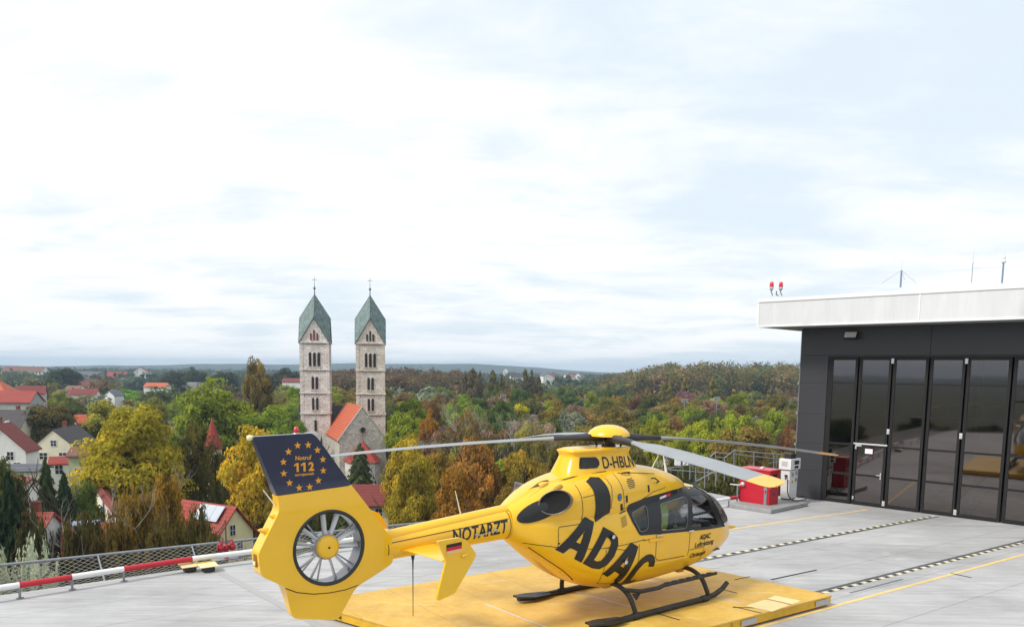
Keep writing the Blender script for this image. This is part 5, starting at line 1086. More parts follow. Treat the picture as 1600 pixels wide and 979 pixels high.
# the wooded valley behind: trees in colour classes
PAL = [('olive', 'olive green tree in the wooded valley behind the helicopter'), ('green', 'dark green tree in the wooded valley behind the helicopter'), ('brown', 'brown leaved tree in the wooded valley behind the helicopter'), ('bright', 'fresh green tree in the wooded valley behind the helicopter'),
       ('rust', 'rust red tree in the wooded valley behind the helicopter'), ('grey', 'grey green willow like tree in the wooded valley behind the helicopter'), ('mauve', 'pale mauve brown tree in the wooded valley behind the helicopter'), ('yellow', 'yellow tree in the wooded valley behind the helicopter')]
WT = [.36, .18, .15, .12, .05, .07, .05, .03]
placed_ = []
def far_ok(x, y, r):
    return all((x-a)**2+(y-b_)**2 > (r+q)**2*.42 for a, b_, q in placed_)
rnd = random.Random(5); tries = 0; nb = 0
church_c = at(520, 690, 160)
while nb < 215 and tries < 30000:
    tries += 1; d = 104+(rnd.random()**.75)*200; px = rnd.uniform(430, 1262); x = (px-800)/F*d; r = rnd.uniform(3.2, 5.8)*(1+(d-100)/900)
    if px < 625 and d < 215: continue
    if not far_ok(x, d, r): continue
    placed_.append((x, d, r)); k = rnd.choices(range(8), WT)[0]; c = [v_*rnd.uniform(.85, 1.15) for v_ in g_[PAL[k][0]]]
    h = rnd.uniform(12.5, 17.5) if d < 170 else rnd.uniform(13, 19); tree(rnd.choice(['oak', 'round', 'oak']), x, d, h, r, c, PAL[k][1], group='trees of the wooded valley, '+PAL[k][0], low=.1, trunk=d < 160); nb += 1
tries = 0; nb = 0
while nb < 42 and tries < 9000:                                     # town side
    tries += 1; d = 205+(rnd.random())*260; px = rnd.uniform(-25, 470); x = (px-800)/F*d; r = rnd.uniform(3.5, 6.5)*(1+(d-200)/700)
    if not far_ok(x, d, r*1.6): continue
    placed_.append((x, d, r)); k = rnd.choices(range(4), [.3, .5, .1, .1])[0]; c = [v_*rnd.uniform(.7, 1.1) for v_ in g_[PAL[k][0]]]
    tree('oak', x, d, rnd.uniform(9, 14.5), r, c, {'olive': 'olive tree standing among the town roofs', 'green': 'dark green tree standing among the town roofs', 'brown': 'brown tree standing among the town roofs', 'bright': 'fresh green tree standing among the town roofs'}[PAL[k][0]], group='trees among the town roofs, '+PAL[k][0], low=.05, trunk=False); nb += 1

# far woods as single masses
def wood(name, label, spots, palette, leafn, size, seed):
    rg = np.random.default_rng(seed); Vs = []; Ts = []; Hs = []; base = [crown_pts('oak', leafn) for _ in range(6)]
    for (x, y, h, r, c) in spots:
        P, d_, tn = base[rg.integers(6)]; a = rg.uniform(0, 6.28); ca, sa = math.cos(a), math.sin(a); hz = h*.47
        Q = P*np.array([r, r, hz]); Q = np.stack([Q[:, 0]*ca-Q[:, 1]*sa+x, Q[:, 0]*sa+Q[:, 1]*ca+y, Q[:, 2]+h-hz+GZ], 1)
        Vs.append(leaves(Q, d_, size*r)); Ts.append(tn); Hs.append(np.tile(np.array(c)*rg.uniform(.8, 1.2), (len(P), 1)))
    o = link(name, leaf_mesh(name, np.concatenate(Vs), np.concatenate(Ts), np.concatenate(Hs)), LEAFS); return tag(o, label, 'woodland', kind='stuff')
def scatter(n, f, seed):
    r_ = random.Random(seed); out = []
    while len(out) < n:
        q = f(r_)
        if q: out.append(q)
    return out
def top_h(y_px, px, d): return at(px, y_px, d).z-GZ
def ridgeR(r_):
    px = r_.uniform(935, 1330) if r_.random() < .7 else r_.uniform(1330, 1800); d = r_.uniform(430, 600); x = (px-800)/F*d
    yt = 584-26*min(1, max(0, (px-930)/110))+r_.uniform(-.5, 4)+ (2 if px > 1200 else 0); k = r_.random()
    front = d < 480; yt += (600-d)/170*16
    c = (.088, .078, .030) if k < .5 else ((.115, .085, .045) if k < .75 else (.065, .082, .032)); return (x, d, top_h(yt, px, d), r_.uniform(5, 7.5), c)
wood('ridge_woods', 'long brownish green wooded ridge on the skyline left of the hangar', scatter(470, ridgeR, 3), None, 420, .13, 31)
def ridgeL(r_):
    px = r_.uniform(520, 715) if r_.random() > .06 else r_.uniform(715, 740); d = r_.uniform(430, 620); x = (px-800)/F*d; yt = 569+(620-d)/190*17+r_.uniform(-1, 4)+(max(0, px-700)*.18); k = r_.random()
    return (x, d, top_h(yt, px, d), r_.uniform(5, 7.5), (.088, .054, .024) if k < .75 else (.06, .052, .022))
wood('brown_woods', 'dark brown wood on the skyline right of the church towers', scatter(190, ridgeL, 4), None, 420, .13, 32)
def mid(r_):
    px = r_.uniform(-60, 1300) if r_.random() < .8 else r_.uniform(1262, 1750); d = 300+330*r_.random()-(190*r_.random() if px > 1275 else 0); x = (px-800)/F*d; c = r_.choices([g_['olive'], g_['green'], g_['brown'], g_['grey'], g_['dark'], g_['rust']], [.28, .3, .12, .1, .15, .05])[0]
    if px < 480 and r_.random() < .72: return None
    return (x, d, r_.uniform(11, 17), r_.uniform(4.5, 7), c)
wood('valley_woods', 'mixed green and brown woodland filling the valley in the distance', scatter(800, mid, 6), None, 300, .13, 33)
def far(r_):
    px = r_.uniform(-80, 1700); d = 640+1500*r_.random()**1.3; x = (px-800)/F*d; c = r_.choices([(.035, .05, .028), (.05, .06, .03), (.06, .05, .03), (.09, .10, .07)], [.5, .25, .15, .1])[0]
    return (x, d, r_.uniform(13, 20), r_.uniform(9, 16), c)
wood('distant_woods', 'dark blue green woodland reaching to the far hills', scatter(1150, far, 8), None, 120, .19, 34)
# dark tree groups on the left horizon
for i, (px, yt, w_, d) in enumerate(((348, 573, 44, 520), (300, 574, 50, 540), (445, 571, 46, 500), (95, 570, 60, 480), (270, 578, 40, 500), (475, 574, 30, 520))):
    ptree('oak', px, yt, w_, d, (.034, .042, .022), 'dark wide tree on the horizon '+['above the big bright green tree', 'left of the one above the big bright green tree', 'between the tall brownish poplar and the left church tower', 'between the far brown roof and the long slate roof', 'right of the white gabled granary', 'close behind the left church tower'][i], low=.02, trunk=False)

# ================================================================ buildings
def tile_mat(name, col, sc=3.2):
    m, t, P, L = node_mat(name); b = NB(t); v = b.coord(0); sx = b.n('ShaderNodeSeparateXYZ', {0: v}, out=2); sy = b.n('ShaderNodeSeparateXYZ', {0: v}, out=0)
    rows = b.math('FRACT', b.math('MULTIPLY', sx, sc)); cols = b.math('FRACT', b.math('MULTIPLY', sy, sc)); n = b.noise(v, 1.1, 7, .7); n2 = b.noise(v, 9, 4)
    k = b.math('MULTIPLY', b.mr(n, .3, .7, .78, 1.18), b.mr(n2, .3, .7, .85, 1.12)); k = b.math('MULTIPLY', k, b.mr(rows, 0, .4, .5, 1.08)); k = b.math('MULTIPLY', k, b.mr(cols, 0, .3, .8, 1.)); c = b.n('ShaderNodeVectorMath', {0: col, 3: k}, operation='SCALE')
    L.new(c, P.inputs['Base Color']); P.inputs['Roughness'].default_value = .7; L.new(b.bump(b.math('ADD', rows, b.math('MULTIPLY', cols, .6)), .4, .04), P.inputs['Normal']); return m
TILE = {'red': tile_mat('red_tiles', (.19, .026, .02)), 'bright': tile_mat('bright_red_tiles', (.30, .038, .024)), 'orange': tile_mat('orange_tiles', (.50, .105, .042), 2.4), 'dark': tile_mat('dark_tiles', (.05, .043, .045)), 'brown': tile_mat('brown_tiles', (.17, .08, .055)), 'slate': tile_mat('slate_tiles', (.10, .11, .13))}
PL = {k: mat('plaster_'+k, c, rough=.9, var=.08, vscale=.8, dirt=((c[0]*.6, c[1]*.6, c[2]*.58), .5)) for k, c in dict(white=(.78, .78, .76), cream=(.76, .71, .54), yellow=(.88, .78, .46), green=(.42, .45, .26), pink=(.55, .45, .42), grey=(.38, .37, .36)).items()}
WIND = mat('window_dark', (.03, .035, .045), rough=.1); WFR = mat('window_frame_white', (.7, .7, .7)); BRK = mat('chimney_brick', (.22, .07, .05), rough=.9)
def house(label, x, y, rz, W, L_, ze, zr, wall, roof, wins=(), chim=1, over=.35, name='house', cat='house', group=None, base=GZ, hip=0.):
    """ridge along local x, gables at +-L/2; W depth across; ze and zr world heights of eaves and ridge"""
    t = thing(name, label, cat, (x, y, base), rz, group); he, hr = ze-base, zr-base; a = MB(); p = [(-L_/2, -W/2, 0), (-L_/2, W/2, 0), (-L_/2, W/2, he), (-L_/2, 0, hr if not hip else he), (-L_/2, -W/2, he)]
    a.prism(p, (0, 0, 0), (L_, 0, 0)); wl_ = link('wall', a, PL[wall], t); a = MB(); sl = (hr-he)/(W/2); th = .16
    if hip:
        k = hip; c = [(-L_/2-over, -W/2-over, he-over*sl*.5), (L_/2+over, -W/2-over, he-over*sl*.5), (L_/2+over, W/2+over, he-over*sl*.5), (-L_/2-over, W/2+over, he-over*sl*.5), (-L_/2+k, 0, hr), (L_/2-k, 0, hr)]
        a.add(c, [(0, 1, 5, 4), (2, 3, 4, 5), (1, 2, 5), (3, 0, 4), (3, 2, 1, 0)])
    else:
        for s in (-1, 1):
            a.prism([(-L_/2-over, s*(W/2+over), he-over*sl+.02), (-L_/2-over, 0, hr+.02), (-L_/2-over, 0, hr+.02+th), (-L_/2-over, s*(W/2+over), he-over*sl+.02+th)], (0, 0, 0), (L_+2*over, 0, 0))
    rf = link('roof', a, TILE[roof], t)
    for k in range(chim): cb_ = MB(); cb_.box((L_*(.18-.36*k), W*.12, hr+.1), (.6, .6, 1.5)); cb_.box((L_*(.18-.36*k), W*.12, hr+.9), (.72, .72, .12)); link('chimney', cb_, BRK, rf)
    for (face, u, z, w_, h) in wins:       # face 'E': gable +x, 'W': gable -x, 'S': side -y ; u along, z world height above base
        f = MB(); g2_ = MB(); b2 = MB()
        if face in 'EW': sx = (1 if face == 'E' else -1); f.box((sx*(L_/2+.02), u, z), (.06, w_+.16, h+.16)); g2_.box((sx*(L_/2+.03), u, z), (.06, w_, h)); b2.box((sx*(L_/2+.045), u, z), (.05, .06, h)); b2.box((sx*(L_/2+.045), u, z), (.05, w_, .05))
        else: f.box((u, -(W/2+.02), z), (w_+.16, .06, h+.16)); g2_.box((u, -(W/2+.03), z), (w_, .06, h)); b2.box((u, -(W/2+.045), z), (.06, .05, h)); b2.box((u, -(W/2+.045), z), (w_, .05, .05))
        wo_ = link('window', f, WFR, t); link('pane', g2_, WIND, wo_); link('glazing_bar', b2, WFR, wo_)
    return t, rf
def hgt(py, px, d): return at(px, py, d).z
def swin(L_, z, n, w_=1., h=1.3): return [('S', -L_/2+L_*(i+.5)/n, z, w_, h) for i in range(n)]
def gable_c(p, rz, L_, side=1): return Vector((p.x+side*math.cos(R(rz))*L_/2, p.y+side*math.sin(R(rz))*L_/2, 0))
# white gabled house, gable to the camera, ridge running back to the right
d = 128; p = at(76, 700, d); ze, zr = hgt(706, 60, d), hgt(672, 84, d)
hz = (hgt(692, 80, d)-GZ, hgt(704, 80, d)-GZ)
p = at(84, 700, d); _c = gable_c(p, 100, 11)
h_, rf_ = house('cream gabled house with a stepped gable and a dark roof', _c.x, _c.y, R(100), 6.6, 11, hgt(700, 60, d), zr, 'cream', 'dark', [('W', 0, hz[0], .8, .9), ('W', -1.3, hz[1]-.8, 1.1, 1.0), ('W', 1.6, hz[1]-.8, 1.1, 1.0), ('W', -1.3, hz[1]-3.6, 1.1, 1.0)], chim=1, over=.1)
d = 122; p = at(95, 725, d); house('small white annex with a bright red roof at the foot of the cream gabled house', p.x, p.y, R(20), 3.2, 2.6, hgt(723, 90, d), hgt(714, 90, d), 'white', 'bright', swin(2.6, hgt(731, 90, d)-GZ, 1), chim=0, over=.2)
d = 118; p = at(124, 730, d); house('pale green walled house below the big yellow green maple', p.x+.4, p.y+2.5, R(12), 5, 4.6, hgt(712, 124, d), hgt(702, 124, d), 'green', 'brown', swin(4.6, hgt(737, 120, d)-GZ, 2, .8, 1.2), chim=0)
d = 112; p = at(12, 700, d); p = at(-4, 700, d); _c = gable_c(p, 100, 4.6); house('white house with a steep dark red roof at the left border', _c.x, _c.y, R(100), 7.2, 4.6, hgt(704, 36, d), hgt(664, -2, d), 'white', 'red', [('W', -1.6, hgt(712, 15, d)-GZ, .8, 1.1), ('W', -2.4, hgt(729, 28, d)-GZ, .8, 1.1), ('W', -.4, hgt(729, 8, d)-GZ, .8, 1.1)], chim=1)
d = 100; p = at(38, 735, d); house('low grey roofed shed between the two white houses at left', p.x, p.y, R(8), 4, 4.5, hgt(733, 38, d), hgt(726, 38, d), 'cream', 'slate', chim=0)
d = 84; p = at(25, 765, d); house('white house with a low red tiled roof behind the spruces', p.x, p.y, R(-32), 6, 6.5, hgt(775, 25, d), hgt(744, 25, d), 'white', 'red', swin(7, hgt(790, 20, d)-GZ, 2), chim=0)
d = 64; p = at(36, 812, d); house('house with a bright red roof and brick chimney half hidden by dark trees', p.x, p.y, R(6), 5.5, 4.2, hgt(834, 55, d), hgt(803, 55, d), 'white', 'bright', chim=1)
d = 66; p = at(150, 828, d); h_, r_ = house('red roofed house with a blue grey roof dormer among the birches', p.x, p.y, R(25), 5, 4.2, hgt(850, 150, d), hgt(820, 155, d), 'white', 'bright', chim=0)
a = MB(); a.box((-.6, -1.6, hgt(825, 150, d)-GZ), (1.8, 1.8, 1.4)); a.box((-.6, -1.7, hgt(825, 150, d)-GZ+.8), (2.1, 2.1, .12)); link('dormer', a, mat('dormer_blue_grey', (.25, .32, .42), rough=.5), r_)
# yellow house with solar panels
d = 74; p = at(367, 825, d); zr, ze = hgt(793, 367, d), hgt(829, 388, d); Wd = 4.3
h_, r_ = house('yellow gabled house with solar panels on its red tiled roof', p.x-3.03, p.y+1.75, R(-30), Wd, 7.0, ze-.3, zr, 'yellow', 'bright', [('E', -.3, hgt(827, 364, d)-GZ, .55, .95), ('E', .5, hgt(858, 380, d)-GZ, .6, 1.2), ('E', -1.5, hgt(862, 350, d)-GZ, .6, 1.1)], chim=0)
sl = (zr-ze+.3)/(Wd/2); a = MB(); a_ = math.atan(sl); M = Matrix.Translation((1.3, -Wd*.22, (zr+ze-.3)/2-GZ+.55+.15)) @ Matrix.Rotation(a_, 4, 'X')
for k in range(3): a.box((k*1.12-1.35, 0, 0), (1.08, 1.7, .05), M=M)
link('solar_panel', a, mat('solar_glass', (.55, .60, .66), rough=.12, metal=.3), r_)
a = MB(); 
for k in range(2): a.box((k*.5+1.7, -Wd*.42, (ze-.3)-GZ+.62), (.35, .4, .12))
link('roof_window', a, WIND, r_)
d = 73; p = at(300, 818, d); house('red roofed outbuilding with glass panels left of the yellow gabled house', p.x, p.y+3, R(-30), 4.4, 4.0, hgt(835, 300, d), hgt(799, 300, d), 'yellow', 'bright', chim=0)
# stone courtyard walls
def wallthing(name, label, pts, z0, z1, th, m, cop, cz=.35):
    t = thing(name, label, 'wall', (pts[0].x, pts[0].y, z0)); o = Vector((pts[0].x, pts[0].y, z0)); a = MB(); c = MB()
    for p, q in zip(pts[:-1], pts[1:]):
        dd = Vector((q.x-p.x, q.y-p.y, 0)).normalized(); n = Vector((-dd.y, dd.x, 0)); P = [Vector((v_.x, v_.y, 0))-Vector((o.x, o.y, 0)) for v_ in (p, q)]
        a.prism([P[0]+n*th/2, P[1]+n*th/2, P[1]-n*th/2, P[0]-n*th/2], (0, 0, 0), (0, 0, z1-z0)); w2 = th/2+.25
        c.prism([P[0]+n*w2, P[0]+Vector((0, 0, cz)), P[0]-n*w2], Vector((0, 0, z1-z0+.01)), P[1]-P[0])
    link('masonry', a, m, t); link('tile_coping', c, cop, t); return t
STONE, t_, P_, L_ = node_mat('rubble_stone'); b = NB(t_); v = b.coord(0); vo = b.n('ShaderNodeTexVoronoi', {'Vector': v, 'Scale': 2.2}, out=1); vd_ = b.n('ShaderNodeTexVoronoi', {'Vector': v, 'Scale': 2.2}, out=0, feature='DISTANCE_TO_EDGE')
hs_ = b.n('ShaderNodeSeparateXYZ', {0: vo}, out=0); col = b.mix(hs_, (.44, .41, .36), (.66, .62, .55)); col = b.mix(b.mr(vd_, 0, .06, .75, 0), col, (.18, .16, .14)); col = b.mix(b.mr(b.noise(v, .5, 7, .7), .5, .75, 0, .5), col, (.24, .20, .16))
L_.new(col, P_.inputs['Base Color']); P_.inputs['Roughness'].default_value = .9; L_.new(b.bump(vd_, .6, .05), P_.inputs['Normal'])
q = [at(392, 800, 92), at(432, 800, 92)]; wallthing('stone_wall', 'grey rubble stone wall with a red tile coping right of the yellow gabled house', q, GZ, hgt(800, 410, 92), .6, STONE, TILE['bright'])
q = [at(150, 760, 92), at(172, 790, 78), at(200, 822, 68)]; zt = hgt(752, 152, 90); wallthing('garden_wall', 'long white garden wall with a red tile coping below the yellow green maple', q, GZ, (hgt(760, 150, 92)+hgt(806, 200, 68))/2, .6, PL['white'], TILE['red'], .35)
d = 96; p = at(576, 790, d); house('white house with a red tiled roof seen between fin and tail boom', p.x, p.y+2, R(4), 4.5, 4.4, hgt(787, 576, d), hgt(762, 576, d), 'white', 'red', swin(4.4, hgt(800, 576, d)-GZ, 2, .8, 1.), chim=0)
# pointed turret
d = 122; p = at(333, 700, d); t = thing('turret', 'slim turret with a steep red pointed roof among the trees', 'turret', (p.x, p.y, GZ)); zt, zb = hgt(651, 333, d)-GZ, hgt(700, 333, d)-GZ
link('turret_wall', MB().lathe([(1.3, 0), (1.3, zb+.1)], 8, cap=True, smooth=False), PL['cream'], t); link('turret_roof', MB().lathe([(1.55, zb-.05), (1.0, zb+1.6), (.02, zt)], 8, cap=True, smooth=False), TILE['bright'], t); link('finial', MB().tube([(0, 0, zt-.2), (0, 0, zt+.5)], .05, 6), BLKM, t)
# town in the distance
d = 250
p = at(12, 610, d); house('large building with a bright orange red hipped roof at the left border', p.x-4, p.y, R(4), 15, 17, hgt(626, 20, d), hgt(592, 13, d), 'grey', 'orange', chim=0, hip=7.5)
p = at(24, 622, 235); house('lower wing with a bright red roof in front of the hipped orange roof', p.x-2, p.y, R(3), 8, 16, hgt(627, 20, 235), hgt(611, 20, 235), 'grey', 'bright', chim=0)
d = 290; p = at(50, 612, d); house('pale pink house with a red roof right of the orange red roofs', p.x, p.y, R(25), 7, 8.5, hgt(614, 50, d), hgt(603, 50, d), 'pink', 'red', [('W', 0, hgt(615, 45, d)-GZ, 1.2, 1.8)]+swin(8.5, hgt(618, 50, d)-GZ, 2, 1, 1.2), chim=0)
d = 165; p = at(14, 655, d); h_, r_ = house('dark roofed house with a small dormer at the left border', p.x, p.y, R(3), 8, 8, hgt(668, 14, d), hgt(641, 14, d), 'cream', 'dark', chim=1)
a = MB(); a.prism([(.2, -3.6, hgt(665, 14, d)-GZ), (2.4, -3.6, hgt(665, 14, d)-GZ), (1.3, -3.6, hgt(655, 14, d)-GZ)], (0, 0, 0), (0, 3, 0)); link('dormer', a, WFR, r_)
d = 190; p = at(116, 658, d); house('red roofed house in front of the dark green tree', p.x, p.y, R(3), 6, 5.2, hgt(665, 116, d), hgt(652, 116, d), 'white', 'red', chim=1)
d = 180; p = at(138, 660, d); house('salmon roofed house beside the large yellow green maple', p.x, p.y, R(40), 6, 5, hgt(665, 136, d), hgt(648, 138, d), 'white', 'orange', chim=1)
d = 820; p = at(40, 578, d); house('long far building with a brown roof on the left horizon', p.x, p.y, R(2), 16, 40, hgt(580.5, 40, d), hgt(572.5, 40, d), 'white', 'brown', swin(40, hgt(582.5, 40, d)-GZ, 12, 1.4, 2), chim=1)
d = 800; p = at(145, 583, d); house('long far white building with a dark slate roof', p.x, p.y, R(3), 15, 34, hgt(587, 145, d), hgt(580, 145, d), 'white', 'slate', swin(34, hgt(590, 145, d)-GZ, 12, 1.4, 2.4), chim=1)
d = 780; p = at(188, 588, d); house('far white wing with a bright red roof left of the white granary', p.x, p.y, R(3), 14, 22, hgt(591, 188, d), hgt(581, 188, d), 'white', 'bright', swin(22, hgt(594, 188, d)-GZ, 6, 1.4, 2.2), chim=0)
d = 770; p = at(216, 585, d); house('tall white gabled granary on the far edge of town', p.x, p.y+8, R(105), 14, 18, hgt(582, 216, d), hgt(573, 216, d), 'white', 'brown', [('W', -2.5, hgt(581, 216, d)-GZ, 1, 1.4), ('W', 2.5, hgt(581, 216, d)-GZ, 1, 1.4), ('W', 0, hgt(586, 216, d)-GZ, 1, 1.4)], chim=0)
p = at(164.5, 577, 790); t = thing('ridge_turret', 'tiny dark spire on the far red roof', 'spire', (p.x, p.y, hgt(581, 164, 790)-4)); link('spire', MB().lathe([(1.6, 0), (1.6, 3.8), (.02, 9)], 8, cap=True, smooth=False), BLKM, t)
rr_ = random.Random(12)
LB = ['far house with a brown roof below the long slate roof', 'far house with a red roof below the long slate roof', 'far small gabled house below the white granary', 'far house with a dull red roof left of the blue gabled house', 'far brown roofed house beside the bright green bushes', 'far white gable between the dark trees', 'far reddish roof in front of the dull red one', 'far red roof at the edge of the dark round tree']
for i, (px, py, d, w_, c, r0) in enumerate(((108, 598, 520, 12, 'brown', 3), (125, 601, 500, 11, 'red', 10), (138, 596, 560, 14, 'brown', 60), (128, 613, 380, 11, 'red', -8), (108, 612, 400, 9, 'brown', 20), (148, 605, 470, 8, 'red', 70), (134, 611, 360, 10, 'red', 15), (118, 606, 430, 10, 'brown', -20))):
    p = at(px, py, d); house(LB[i], p.x, p.y, R(r0), 8, w_, hgt(py+4.5, px, d), hgt(py-3.5, px, d), 'white', c, chim=1, group='far town roofs')
d = 330; p = at(178, 613, d); house('far pale blue white gabled house above the olive trees', p.x, p.y, R(70), 5.5, 5, hgt(617, 178, d), hgt(610, 178, d), 'white', 'slate', chim=0)
d = 460; p = at(246, 601, d); house('far orange red roof left of the flat grey hall', p.x, p.y, R(2), 9, 12, hgt(604, 246, d), hgt(598, 246, d), 'white', 'orange', chim=0)
d = 520; p = at(288, 598, d); a = MB(); hh = hgt(597, 288, d)-GZ; a.box((0, 0, hh/2), (20, 10, hh)); o = link('flat_hall', a, PL['grey'], loc=(p.x, p.y, GZ)); tag(o, 'far flat roofed pale grey hall above the bright green tree', 'hall')
d = 400; p = at(458, 594, d); house('far red roof peeping out left of the left church tower', p.x, p.y, R(3), 8, 9, hgt(596, 458, d), hgt(591, 458, d), 'white', 'red', chim=0)
for i, (px, py, d, c, lb) in enumerate(((808, 588, 760, 'dark', 'far white house between the poplars'), (855, 586, 820, 'bright', 'far house with a red roof left of the wooded ridge'), (888, 588, 900, 'orange', 'far house with an orange roof near the wooded ridge'), (905, 586, 950, 'slate', 'far white hall near the wooded ridge'), (790, 578, 1500, 'slate', 'tiny pale tower block on the horizon'), (852, 586, 700, 'slate', 'far blue grey house beside the red roofed one'))):
    p = at(px, py, d); house(lb, p.x, p.y, R(10+20*i), 9, 13, hgt(py+1, px, d), hgt(py-3, px, d), 'white', c, chim=0)
# sports field lights
for i, (px, yt, yb, lb) in enumerate(((786, 618, 640, 'floodlight mast above the half bare tree'), (1135, 605, 640, 'floodlight mast in front of the wooded ridge nearer the rotor head'), (1120, 622, 645, 'tallest floodlight mast above the lime green trees'), (979, 643, 665, 'small floodlight mast right above the rotor head cover'))):
    if i == 1: px, yt = 1070, 625
    d = 190; p = at(px, yt, d); t = thing('floodlight_mast', lb, 'light mast', (p.x, p.y, GZ)); h = p.z-GZ; link('pole', MB().tube([(0, 0, 0), (0, 0, h)], [.16, .10], 8), GALV, t); a = MB()
    for dx in (-.9, 0, .9): a.box((dx*.6, 0, h+.2), (.36, .3, .34)); a.box((dx*.6, 0, h-.3), (.36, .3, .34)) if dx else None
    a.box((0, 0, h), (1.5, .1, .1)); link('lamp_heads', a, mat('lamp_grey', (.28, .3, .33)), t)

# ---------------------------------------------------------------- twin towered church
def tower_stone(name, c0, c1):
    m, t, P, L = node_mat(name); b = NB(t); v = b.coord(0)
    br = b.n('ShaderNodeTexBrick', {'Vector': b.n('ShaderNodeCombineXYZ', {0: b.math('ADD', b.n('ShaderNodeSeparateXYZ', {0: v}, out=0), b.n('ShaderNodeSeparateXYZ', {0: v}, out=1)), 1: b.n('ShaderNodeSeparateXYZ', {0: v}, out=2)}), 'Color1': c0, 'Color2': c1, 'Mortar': (.40, .36, .31), 'Scale': 1.0, 'Mortar Size': .025, 'Brick Width': .9, 'Row Height': .42}, out=0)
    n = b.noise(v, .45, 8, .75); c = b.mix(b.mr(n, .4, .75, 0, .5), br, (.34, .28, .23)); n3 = b.noise(v, 2.2, 6, .8); c = b.mix(b.mr(n3, .52, .66, 0, .75), c, (.16, .12, .095)); L.new(c, P.inputs['Base Color']); P.inputs['Roughness'].default_value = .9; return m
ST1 = tower_stone('pale_tower_stone', (.90, .86, .84), (.76, .70, .66)); ST2 = tower_stone('warm_tower_stone', (.84, .77, .68), (.68, .61, .52)); STD = mat('weathered_trim_and_shade', (.25, .21, .18), rough=.9, var=.4, vscale=4)
COP, t_, P_, L_ = node_mat('copper_patina'); b = NB(t_); v = b.coord(0); n1 = b.noise(b.coord(0, (2.5, 2.5, .5)), .9, 8, .75)
col = b.mix(b.mr(n1, .35, .62, 0, 1), (.05, .08, .085), (.19, .275, .26)); sz_ = b.n('ShaderNodeSeparateXYZ', {0: v}, out=2); col = b.mix(b.mr(b.math('FRACT', b.math('MULTIPLY', sz_, 1.3)), 0, .12, .4, 0), col, (.05, .07, .07)); col = b.mix(b.mr(b.noise(v, 1.6, 6, .8), .55, .75, 0, .6), col, (.11, .08, .07))
L_.new(col, P_.inputs['Base Color']); P_.inputs['Roughness'].default_value = .6
OPEN = mat('opening_dark', (.03, .022, .02), rough=.9); SHUT = mat('shutter_red_brown', (.20, .04, .03), rough=.8)
CRZ = R(9)
church = thing('church', 'romanesque stone church with an orange tiled nave and two slender towers', 'church', at(536, 690, 166)*1.0, CRZ); church.location.z = GZ
def arch(mb, cx_, y, z0, z1, w_, depth=.12, n=8):
    P = [(cx_-w_/2, y, z0), (cx_+w_/2, y, z0), (cx_+w_/2, y, z1-w_/2)]+[(cx_+w_/2*math.cos(t), y, z1-w_/2+w_/2*math.sin(t)) for t in [math.pi*k/n for k in range(1, n)]]+[(cx_-w_/2, y, z1-w_/2)]
    mb.prism(P, (0, 0, 0), (0, -depth, 0))
